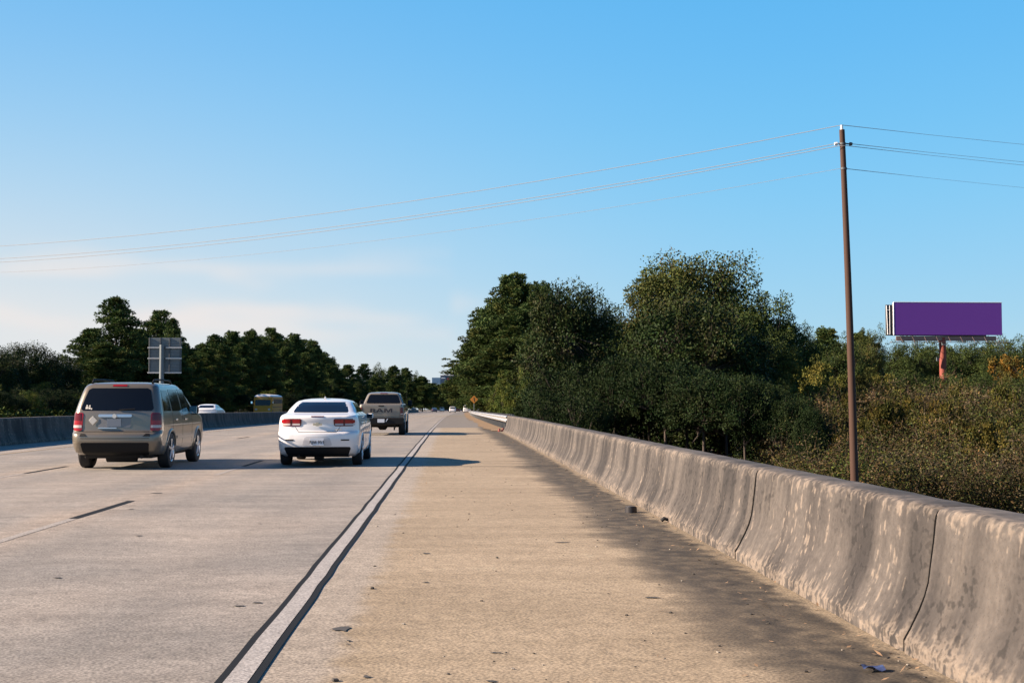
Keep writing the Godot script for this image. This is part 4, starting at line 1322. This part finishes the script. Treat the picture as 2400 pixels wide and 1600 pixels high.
func far_car(x: float, d: float, color: Color, rows: Array, length: float, label: String, group: String, oncoming := false, lamps := false):
	var o := base("distant_car", on_road(x, d))
	tag(o, label, "car", group)
	var sh := Shell.new()
	sh.rows = rows; sh.length = length
	part("body", sh.body([[1.1, 0.35, 0.37], [length - 1.0, 0.35, 0.37]]), paint(color, 0.0, 0.4), o)
	under_body(o, sh, 0.72, 0.22, 0.62, 0.4, length - 0.5)
	for z in [1.1, length - 1.0]:
		for s in [-1.0, 1.0]: make_wheel(o, Vector3(s * 0.8, 0.34, -z), 0.34, 0.22, 0.22, 5, s, M.rim)
	var tall: float = rows[rows.size() - 1][0]
	var y0 := tall * 0.80 if tall < 1.6 else tall * 0.68
	var y1 := tall * 0.935
	var w0: float = sh.at(y0)[1] * 0.86
	var w1: float = sh.at(y1)[1] * 0.84
	part("windscreen" if oncoming else "rear_window", sh.near_sheet(y0, y1, -w0, w0, -w1, w1, 0.006, 0.03), M.glass, o)
	for s in [-1.0, 1.0]:
		part("side_glass", sh.side_sheet(s, y0 - 0.03, y1, sh.at(y0)[2] + 0.45, sh.at(y0)[3] - 0.35, sh.at(y1)[2] + 0.3, sh.at(y1)[3] - 0.2), M.glass, o)
		var l := part("headlamp" if oncoming else "tail_lamp", sh.near_sheet(0.62 if oncoming else 0.82, 0.75 if oncoming else 0.98, minf(s * 0.5, s * 0.8), maxf(s * 0.5, s * 0.8), minf(s * 0.5, s * 0.8), maxf(s * 0.5, s * 0.8), 0.012), M.clear_lens if oncoming else M.red_lens, o)
		if lamps:
			var m := mat(Color(1, 1, 1), 0.2)
			m.emission_enabled = true
			m.emission = Color(1.0, 0.97, 0.9)
			m.emission_energy_multiplier = 5.0
			l.material_override = m
	return o
func build_traffic():
	var white := lin(0.75, 0.75, 0.75)
	far_car(-19.0, 101.0, white, sedan_rows(), 4.86, "white car seen over the median barrier beside the beige vehicle", "", true)
	far_car(-2.3, 392.0, white, suv_rows(), 4.85, "small white vehicle far ahead in the lane beside the edge line", "")
	far_car(-9.0, 430.0, lin(0.03, 0.04, 0.08), sedan_rows(), 4.86, "distant dark blue car ahead in the far lane", "")
	far_car(-10.6, 560.0, white, suv_rows(), 4.85, "tiny white car far ahead beyond the dark blue car", "")
	far_car(-2.6, 500.0, lin(0.04, 0.02, 0.02), suv_rows(), 4.85, "tiny dark car far ahead beside the parked white van", "")
	far_car(-20.6, 520.0, lin(0.03, 0.03, 0.035), sedan_rows(), 4.86, "distant oncoming dark car with its headlamps lit", "", true, true)
	# van stopped beyond the end of the guardrail
	var rows := [[0.3, 0.9, 0.1, 5.3, 0.12, 0.3], [0.45, 0.98, 0.0, 5.5, 0.14, 0.3], [1.0, 1.0, 0.02, 5.5, 0.15, 0.3], [1.25, 0.99, 0.03, 4.9, 0.15, 0.3], [1.9, 0.92, 0.1, 4.2, 0.16, 0.3], [2.1, 0.8, 0.2, 4.0, 0.2, 0.3], [2.16, 0.4, 0.6, 3.4, 0.2, 0.2], [2.17, 0.01, 1.9, 2.0, 0.005, 0.005]]
	far_car(2.1, 372.0, white, rows, 5.5, "white van standing at the end of the guardrail", "")
	# school bus: windscreen end towards us
	var o := base("school_bus", on_road(-24.9, 172.0, -0.05))
	tag(o, "yellow school bus with a white roof behind the median barrier", "bus")
	var sh := Shell.new()
	sh.rows = [[0.5, 1.1, 0.2, 10.6, 0.2, 0.2], [0.7, 1.2, 0.0, 10.8, 0.25, 0.2], [1.45, 1.22, 0.05, 10.8, 0.3, 0.2], [1.52, 1.22, 0.25, 10.8, 0.25, 0.2], [2.55, 1.22, 0.4, 10.8, 0.25, 0.2], [2.75, 1.2, 0.42, 10.78, 0.25, 0.2]]
	sh.length = 10.8; sh.taper = 0.0; sh.bow = 0.05
	var yel := mat(lin(0.56, 0.22, 0.012), 0.65)
	part("body", sh.body([[1.0, 0.5, 0.55], [8.2, 0.5, 0.55]]), yel, o)
	under_body(o, sh, 0.9, 0.4, 0.9, 0.5, 10.0)
	var roof := Shell.new()
	roof.rows = [[2.752, 1.2, 0.42, 10.78, 0.25, 0.2], [2.85, 1.13, 0.45, 10.75, 0.3, 0.2], [2.95, 0.98, 0.5, 10.7, 0.35, 0.2], [3.03, 0.7, 0.6, 10.6, 0.35, 0.2], [3.07, 0.3, 0.8, 10.4, 0.2, 0.1], [3.075, 0.01, 3.0, 9.0, 0.005, 0.005]]
	roof.length = 10.8; roof.taper = 0.0; roof.bow = 0.05
	part("roof", roof.body([]), M.white, o)
	part("windscreen", sh.near_sheet(1.6, 2.35, -1.0, 1.0, -1.0, 1.0, 0.01, 0.1), M.glass, o)
	part("destination_sign", sh.near_sheet(2.42, 2.68, -0.7, 0.7, -0.7, 0.7, 0.02, 0.05), mat(lin(0.55, 0.27, 0.04), 0.4), o)
	for s in [-1.0, 1.0]:
		for k in 9:
			part("side_window", sh.side_sheet(s, 1.85, 2.45, 1.5 + k, 2.4 + k, 1.5 + k, 2.4 + k, 0.006, 2, 2), M.plastic, o)
		part("black_rail", sh.side_sheet(s, 1.35, 1.43, 0.8, 10.4, 0.8, 10.4, 0.01, 4, 1), M.plastic, o)
		mirror(o, s, Vector3(s * 1.4, 2.0, 0.1), Vector3(0.25, 0.35, 0.1), M.plastic, M.chrome)
		part("headlamp", sh.near_sheet(1.0, 1.2, minf(s * 0.7, s * 1.0), maxf(s * 0.7, s * 1.0), minf(s * 0.7, s * 1.0), maxf(s * 0.7, s * 1.0), 0.012), M.clear_lens, o)
		for z in [1.0, 8.2]: make_wheel(o, Vector3(s * 1.05, 0.5, -z), 0.5, 0.28, 0.3, 6, s, M.white)

# ---------------------------------------------------------------- pole, wires, signs, billboard, building, litter
func build_pole():
	var foot_d := 50.0
	var top := at(1974.0, 304.0, foot_d)
	var low := Vector3(side_at(2006.0, foot_d, 1122.0), ground_height(15.0, foot_d) - 0.3, -foot_d)
	var o := base("utility_pole", Vector3.ZERO)
	tag(o, "tall brown wooden utility pole leaning slightly, standing in the brown thicket", "pole")
	var pts: Array = []
	var rad: Array = []
	for i in 13:
		var t := i / 12.0
		pts.append(low.lerp(top, t) + Vector3(0.05 * sin(t * PI), 0, 0))
		rad.append(lerpf(0.17, 0.105, t))
	var g := Geo.new()
	g.tube(pts, rad, 16)
	for i in g.t.size(): g.t[i].y *= 0.12
	part("shaft", g, M.wood, o)
	g = Geo.new()
	g.tube([top, top + Vector3(-0.01, 0.06, 0), top + Vector3(-0.01, 0.10, 0), top + Vector3(-0.01, 0.15, 0), top + Vector3(-0.01, 0.19, 0)], [0.05, 0.065, 0.045, 0.06, 0.02], 10)
	part("top_insulator", g, M.ceramic, o)
	var arm_y := high_at(337.0, foot_d, 1974.0)
	for s in [-1.0, 1.0]:
		g = Geo.new()
		var c := Vector3(top.x + 0.05 + s * 0.11, arm_y, top.z)
		g.tube([c, c + Vector3(s * 0.12, 0, 0), c + Vector3(s * 0.14, 0, 0), c + Vector3(s * 0.24, 0.0, 0)], [0.02, 0.03, 0.075, 0.06], 10)
		part("side_insulator", g, M.ceramic if s < 0.0 else M.dark_galv, o)
	g = Geo.new()
	for py in [337.0, 395.0]:
		g.tube([Vector3(top.x + (py - 304.0) * 0.0006, high_at(py, foot_d, 1974.0) - 0.04, top.z), Vector3(top.x + (py - 304.0) * 0.0006, high_at(py, foot_d, 1974.0) + 0.04, top.z)], [0.128, 0.128], 14)
	part("steel_band", g, M.dark_galv, o)
	# four wires each way
	var here := [Vector3(top.x, top.y + 0.19, top.z), Vector3(top.x - 0.12, arm_y + 0.03, top.z), Vector3(top.x - 0.12, arm_y - 0.10, top.z + 0.15), Vector3(top.x - 0.1, high_at(395.0, foot_d, 1974.0), top.z)]
	var left := [Vector3(-70, 14.0, -100), Vector3(-70, 13.3, -100), Vector3(-70, 13.0, -100), Vector3(-70, 13.0, -100)]
	var right := [Vector3(60, 12.0, -60), Vector3(60, 11.2, -60), Vector3(60, 10.9, -60), Vector3(60, 9.9, -60)]
	var sag := [3.0, 3.0, 3.0, 3.1]
	var names := ["topmost power wire crossing the road from the wooden pole", "second power wire, upper one of the close pair crossing the road", "third power wire, lower one of the close pair crossing the road", "lowest thin wire crossing the road from the wooden pole"]
	for k in 4:
		pts = []
		rad = []
		for i in 25:
			var t := i / 24.0
			var p: Vector3 = left[k].lerp(here[k], t) - Vector3(0, 4.0 * sag[k] * t * (1.0 - t), 0)
			pts.append(p)
			rad.append((0.013 if k < 3 else 0.007))
		var h2: Vector3 = here[k] + (Vector3(0.24, 0, 0) if k > 0 else Vector3.ZERO)
		pts.append(h2)
		rad.append(0.013)
		for i in range(1, 13):
			var t := i / 12.0
			pts.append(h2.lerp(right[k], t) - Vector3(0, 4.0 * 0.5 * t * (1.0 - t), 0))
			rad.append(0.0065 if k < 3 else 0.0045)
		g = Geo.new()
		g.tube(pts, rad, 5)
		tag(part("power_wire", g, M.wire), names[k], "wire", "power wires")
func build_sign_back():
	var d := 64.0
	var x := -14.2
	var o := base("road_sign", on_road(x, d))
	tag(o, "grey back of a square road sign on a steel post above the median barrier", "sign")
	var x0 := side_at(346.0, d) - x
	var x1 := side_at(423.0, d) - x
	var y0 := high_at(875.0, d, 380.0) - gy(d)
	var y1 := high_at(791.0, d, 380.0) - gy(d)
	var g := Geo.new()
	var ph := (y1 - y0) / 12.0
	for k in 12:       # narrow extruded planks of the panel
		g = Geo.new()
		g.box(Vector3((x0 + x1) * 0.5, y0 + ph * (k + 0.5), -0.03), Vector3(x1 - x0, ph - 0.008, 0.02), Basis.IDENTITY, 0.004)
		part("panel_plank", g, M.galv, o)
	for f in [0.03, 0.36, 0.64, 0.97]:
		g = Geo.new()
		g.box(Vector3(lerpf(x0, x1, f), (y0 + y1) * 0.5, 0.005), Vector3(0.05, y1 - y0, 0.05), Basis.IDENTITY, 0.004)
		part("upright_rib", g, M.dark_galv, o)
	for f in [0.02, 0.42, 0.72]:
		g = Geo.new()
		g.box(Vector3((x0 + x1) * 0.5, lerpf(y0, y1, f), 0.055), Vector3(x1 - x0 + 0.06, 0.06, 0.05), Basis.IDENTITY, 0.006)
		part("cross_rail", g, M.steel, o)
	g = Geo.new()
	var pxx := side_at(379.0, d) - x
	g.tube([Vector3(pxx, 0.0, 0.18), Vector3(pxx, high_at(808.0, d, 380.0) - gy(d), 0.18)], [0.11, 0.11], 14)
	part("post", g, M.galv, o)
	for f in [0.42, 0.72]:
		g = Geo.new()
		g.box(Vector3(pxx, lerpf(y0, y1, f), 0.11), Vector3(0.3, 0.09, 0.1))
		part("bracket", g, M.dark_galv, o)
func build_billboard():
	var d := 176.0
	var x := side_at(2213.0, d, 750.0)
	var foot := ground_height(x, d)
	var o := base("billboard", Vector3(x, foot, -d))
	tag(o, "large plain purple billboard on a single red brown steel post", "billboard")
	var y0 := high_at(785.0, d, 2213.0) - foot
	var y1 := high_at(709.0, d, 2213.0) - foot
	var x0 := side_at(2096.0, d, 750.0) - x
	var x1 := side_at(2349.0, d, 750.0) - x
	var yw := y0 - 1.15
	var g := Geo.new()
	g.tube([Vector3(0, -0.3, -0.6), Vector3(0, y0 - 0.3, -0.6)], [0.48, 0.46], 20)
	part("post", g, mat(lin(0.20, 0.045, 0.03), 0.75), o)
	g = Geo.new()
	g.box(Vector3((x0 + x1) * 0.5, (y0 + y1) * 0.5, 0.0), Vector3(x1 - x0, y1 - y0, 0.18), Basis.IDENTITY, 0.03)
	part("advertising_face", g, mat(lin(0.145, 0.034, 0.29), 0.6), o)
	# unseen solid box in place of framing, added to shade the post top
	g = Geo.new()
	g.box(Vector3((x0 + x1) * 0.5, (y0 + y1) * 0.5, -0.62), Vector3((x1 - x0) * 0.985, (y1 - y0) * 0.94, 0.95), Basis.IDENTITY, 0.03)
	part("framing_shade_box", g, M.dark_galv, o)
	# frame of pale trim round the face
	g = Geo.new()
	g.box(Vector3((x0 + x1) * 0.5, y1 + 0.05, 0.0), Vector3(x1 - x0 + 0.1, 0.08, 0.22))
	g.box(Vector3(x0 - 0.05, (y0 + y1) * 0.5, 0.0), Vector3(0.08, y1 - y0, 0.22))
	part("face_trim", g, M.white, o)
	# second face behind, opening away like a V, seen end-on
	g = Geo.new()
	var turn := Basis(Vector3.UP, deg_to_rad(7.5))
	g.box(Vector3(-0.1, (y0 + y1) * 0.5 - 0.1, -2.6), Vector3(x1 - x0, y1 - y0 - 0.2, 0.18), turn, 0.03)
	part("rear_face", g, M.dark_galv, o)
	g = Geo.new()
	for q in [[-0.62, 0.0], [-0.3, 0.0]]:
		g.tube([Vector3(x0 + q[0], y0 + 0.1, -0.8), Vector3(x0 + q[0] - (0.12 if q[0] < -0.5 else 0.0), y1 - 0.35, -0.8)], [0.05, 0.05], 6)
	for yy in [y0 + 0.12, y1 - 1.0]:
		g.tube([Vector3(x0 - 0.65, yy, -0.8), Vector3(x0 - 0.25, yy, -0.8)], [0.045, 0.045], 6)
	part("ladder_frame", g, M.white, o)
	# beam, apron and walkway below the face
	g = Geo.new()
	g.box(Vector3((x0 + x1) * 0.5 - 0.2, y0 - 0.45, -0.25), Vector3((x1 - x0) * 0.93, 0.62, 0.12))
	part("apron", g, mat(lin(0.22, 0.15, 0.12), 0.7), o)
	g = Geo.new()
	g.box(Vector3(0, y0 - 0.5, -1.2), Vector3((x1 - x0) * 0.8, 0.5, 0.6))
	part("torsion_beam", g, mat(lin(0.20, 0.06, 0.05), 0.6), o)
	g = Geo.new()
	g.box(Vector3((x0 + x1) * 0.5, yw + 0.12, 0.65), Vector3(x1 - x0 + 1.4, 0.06, 0.8))
	for k in 9:
		var xx := lerpf(x0, x1, (k + 0.5) / 9.0)
		g.tube([Vector3(xx, yw + 0.1, 1.0), Vector3(xx, y0 - 0.25, 0.05)], [0.03, 0.03], 5)
	part("walkway", g, mat(lin(0.12, 0.08, 0.075), 0.7), o)
	for k in 4:
		g = Geo.new()
		var xx := lerpf(x0, x1, (k + 0.5) / 4.0) + 0.5
		g.tube([Vector3(xx, yw + 0.1, 0.9), Vector3(xx, yw - 0.25, 1.8)], [0.03, 0.03], 5)
		g.box(Vector3(xx, yw - 0.25, 1.9), Vector3(0.5, 0.16, 0.3))
		part("flood_lamp", g, M.galv, o)
	g = Geo.new()
	g.box(Vector3(-0.55, y0 - 3.3, -0.9), Vector3(0.4, 0.5, 0.3))
	part("meter_box", g, M.galv, o)
func build_diamond_sign():
	for k in 2:
		var d: float = [178.0, 205.0][k]
		var px: float = [1111.0, 1119.0][k]
		var x := side_at(px, d)
		var o := base("warning_sign", Vector3(x, ground_height(x - cx(d), d), -d))
		var y := high_at([936.0, 936.5][k], d) - o.position.y
		tag(o, ["orange diamond warning sign with a black symbol behind the guardrail", "orange diamond warning sign half hidden behind the other diamond sign"][k], "sign", "diamond warning signs")
		var g := Geo.new()
		g.tube([Vector3(0, -0.2, -0.05), Vector3(0, y + 0.4, -0.05)], [0.04, 0.04], 8)
		part("post", g, M.galv, o)
		g = Geo.new()
		g.box(Vector3(0, y, 0), Vector3(0.78, 0.78, 0.012), Basis(Vector3.BACK, PI / 4), 0.004)
		var s := part("sign_plate", g, mat(lin(0.62, 0.24, 0.03), 0.5), o)
		g = Geo.new()
		g.box(Vector3(-0.015, y + 0.14, 0.012), Vector3(0.10, 0.22, 0.008), Basis(Vector3.BACK, 0.1), 0.003)
		g.box(Vector3(0.0, y - 0.02, 0.013), Vector3(0.05, 0.16, 0.008), Basis.IDENTITY, 0.003)
		g.box(Vector3(0.03, y - 0.17, 0.012), Vector3(0.12, 0.2, 0.008), Basis(Vector3.BACK, 0.1), 0.003)
		part("symbol", g, M.ink, s)
func build_building():
	var d := 800.0
	var o := base("office_building", Vector3(side_at(1012.0, d), gy(d) - 0.5, -d))
	tag(o, "distant blue glass building with a dark sign front above the trees", "building")
	var up := high_at(880.0, d) - o.position.y
	var g := Geo.new()
	g.box(Vector3(2.6, (up - 1.2) * 0.5, -4.0), Vector3(5.2, up - 1.2, 9.0))
	part("glass_wing", g, mat(lin(0.16, 0.26, 0.36), 0.15), o)
	for k in 3:
		g = Geo.new()
		g.box(Vector3(0.9 + k * 1.7, up - 3.0, 0.53), Vector3(1.4, 2.6, 0.06))
		part("window", g, mat(lin(0.10, 0.20, 0.32), 0.06), o)
	g = Geo.new()
	g.box(Vector3(13.2, up * 0.5, -4.0), Vector3(16.0, up, 10.0))
	part("dark_wing", g, mat(lin(0.03, 0.06, 0.12), 0.4), o)
	g = Geo.new()
	g.box(Vector3(13.2, up + 0.25, -3.9), Vector3(16.6, 0.5, 10.8))
	part("roof_fascia", g, M.white, o)
	g = Geo.new()
	g.box(Vector3(7.0, up - 1.5, 1.06), Vector3(2.6, 0.7, 0.1))
	part("sign_board", g, mat(lin(0.45, 0.50, 0.55), 0.5), o)
	g = Geo.new()
	g.box(Vector3(9.9, up - 3.0, 1.06), Vector3(1.4, 3.6, 0.1))
	part("red_panel", g, mat(lin(0.40, 0.05, 0.08), 0.5), o)
func spot_at(px: float, py: float) -> Vector3:
	var d := EYE * FOCAL / (py - VPY)
	return on_road(side_at(px, d, py), d)
func build_litter():
	# round black cap standing on the shoulder
	var g := Geo.new()
	g.tube([Vector3(0, 0, 0), Vector3(0, 0.008, 0), Vector3(0, 0.062, 0), Vector3(0, 0.074, 0), Vector3(0, 0.07, 0)], [0.069, 0.073, 0.072, 0.066, 0.055], 22)
	var o := part("rubber_puck", g, mat(lin(0.02, 0.02, 0.025), 0.45))
	o.position = spot_at(1479, 1201)
	tag(o, "round black rubber puck lying on the shoulder near the parapet foot", "litter")
	R.seed = 13
	g = Geo.new()
	g.tube([Vector3(-0.05, 0.02, 0), Vector3(-0.02, 0.045, 0.01), Vector3(0.02, 0.03, -0.01), Vector3(0.06, 0.015, 0.01)], [0.02, 0.022, 0.018, 0.012], 7)
	o = part("rubber_scrap", g, M.rubber)
	o.position = spot_at(1561, 1224)
	tag(o, "curled black rubber scrap against the foot of the parapet", "litter")
	g = Geo.new()
	var rows: Array = []
	for i in 4:
		var row: Array = []
		for j in 6:
			row.append(Vector3(-0.055 + j * 0.022, 0.008 + 0.016 * sin(j * 1.2 + i) * sin(i * 1.4) + 0.012, -0.035 + i * 0.024))
		rows.append(row)
	g.grid(rows)
	o = part("wrapper", g, mat(lin(0.035, 0.05, 0.12), 0.4))
	o.position = spot_at(2046, 1574)
	tag(o, "crumpled dark blue wrapper on the shoulder close to the parapet foot", "litter")
	g = Geo.new()
	for k in 5:
		g.box(Vector3(R.randf_range(-0.16, 0.16), 0.03 + 0.022 * k, R.randf_range(-0.08, 0.08)), Vector3(0.13, 0.03, 0.08), Basis(Vector3(R.randf(), R.randf(), R.randf()).normalized(), R.randf() * 3.0), 0.008)
	o = part("plastic_debris", g, mat(lin(0.36, 0.10, 0.08), 0.5))
	o.position = spot_at(1176, 1008)
	tag(o, "small heap of broken red plastic at the far end of the parapet", "litter")
	# loose stones and leaves, too small and many to count
	g = Geo.new()
	R.seed = 14
	for i in 240:
		var d := 5.5 + 40.0 * pow(R.randf(), 1.9)
		var x := R.randf_range(-0.8, 2.36) if i % 3 else 2.36 - absf(R.randfn(0.0, 0.35))
		var s := R.randf_range(0.003, 0.009) * (1.9 if i % 17 == 0 else 1.0)
		var tone := R.randf_range(0.015, 0.05) if i % 5 else 0.24
		var p := on_road(x, d, s * 0.35)
		var i0 := g.v.size()
		g.box(p, Vector3(s * 2.0, s, s * R.randf_range(1.4, 3.0)), Basis(Vector3.UP, R.randf() * TAU), s * 0.3)
		for k in g.v.size() - i0: g.c.append(Color(tone, tone * 0.92, tone * 0.8))
	for i in 420:
		var d := 5.5 + 50.0 * pow(R.randf(), 1.7)
		var x := 2.375 - absf(R.randfn(0.0, 0.22)) if i % 4 else R.randf_range(-0.7, 2.3)
		var k := R.randf_range(0.5, 1.4)
		g.leaf(on_road(x, d, 0.006 + R.randf() * 0.01), Vector3(R.randf_range(-1, 1), R.randf_range(0, 0.25), R.randf_range(-1, 1)).normalized(), Vector3(R.randf_range(-0.3, 0.3), 1, R.randf_range(-0.3, 0.3)).normalized(), R.randf_range(0.02, 0.07), R.randf_range(0.006, 0.02), Color(0.26 * k, 0.17 * k, 0.10 * k))
	var m := mat(Color.WHITE, 0.8)
	m.vertex_color_use_as_albedo = true
	tag(part("grit", g, m), "loose stones, twigs and dead leaves scattered over the shoulder", "grit", "", "stuff")

# ---------------------------------------------------------------- everything
func _ready():
	var cam := Camera3D.new()
	cam.name = "camera"
	cam.position = Vector3(0, EYE, 0)
	cam.rotation = Vector3(atan(143.0 / FOCAL), -atan(142.0 / FOCAL), 0)
	cam.fov = rad_to_deg(2.0 * atan(800.0 / FOCAL))
	cam.near = 0.1
	cam.far = 6000.0
	add_child(cam)
	cam.current = true
	var env := Environment.new()
	env.background_mode = Environment.BG_SKY
	env.sky = make_sky()
	env.tonemap_mode = Environment.TONE_MAPPER_LINEAR
	env.tonemap_exposure = EXPOSURE
	env.sdfgi_enabled = true
	env.ssao_enabled = true
	env.ssil_enabled = true
	var we := WorldEnvironment.new()
	we.name = "world_environment"
	we.environment = env
	add_child(we)
	var sun := DirectionalLight3D.new()
	sun.name = "sun"
	sun.light_energy = 1.6
	sun.light_color = Color(1.0, 0.90, 0.80)
	sun.light_angular_distance = 0.5
	sun.shadow_enabled = true
	add_child(sun)
	# low in the left, a touch behind the camera
	var to_sun := Vector3(-cos(deg_to_rad(5.0)), tan(deg_to_rad(25.5)), sin(deg_to_rad(5.0))).normalized()
	sun.look_at_from_position(to_sun * 100.0, Vector3.ZERO, Vector3.UP)
	make_materials()
	build_setting()
	build_parapets()
	build_guardrail()
	build_plants()
	build_building()
	build_billboard()
	build_pole()
	build_sign_back()
	build_diamond_sign()
	build_suv()
	build_sedan()
	build_truck()
	build_traffic()
	build_litter()
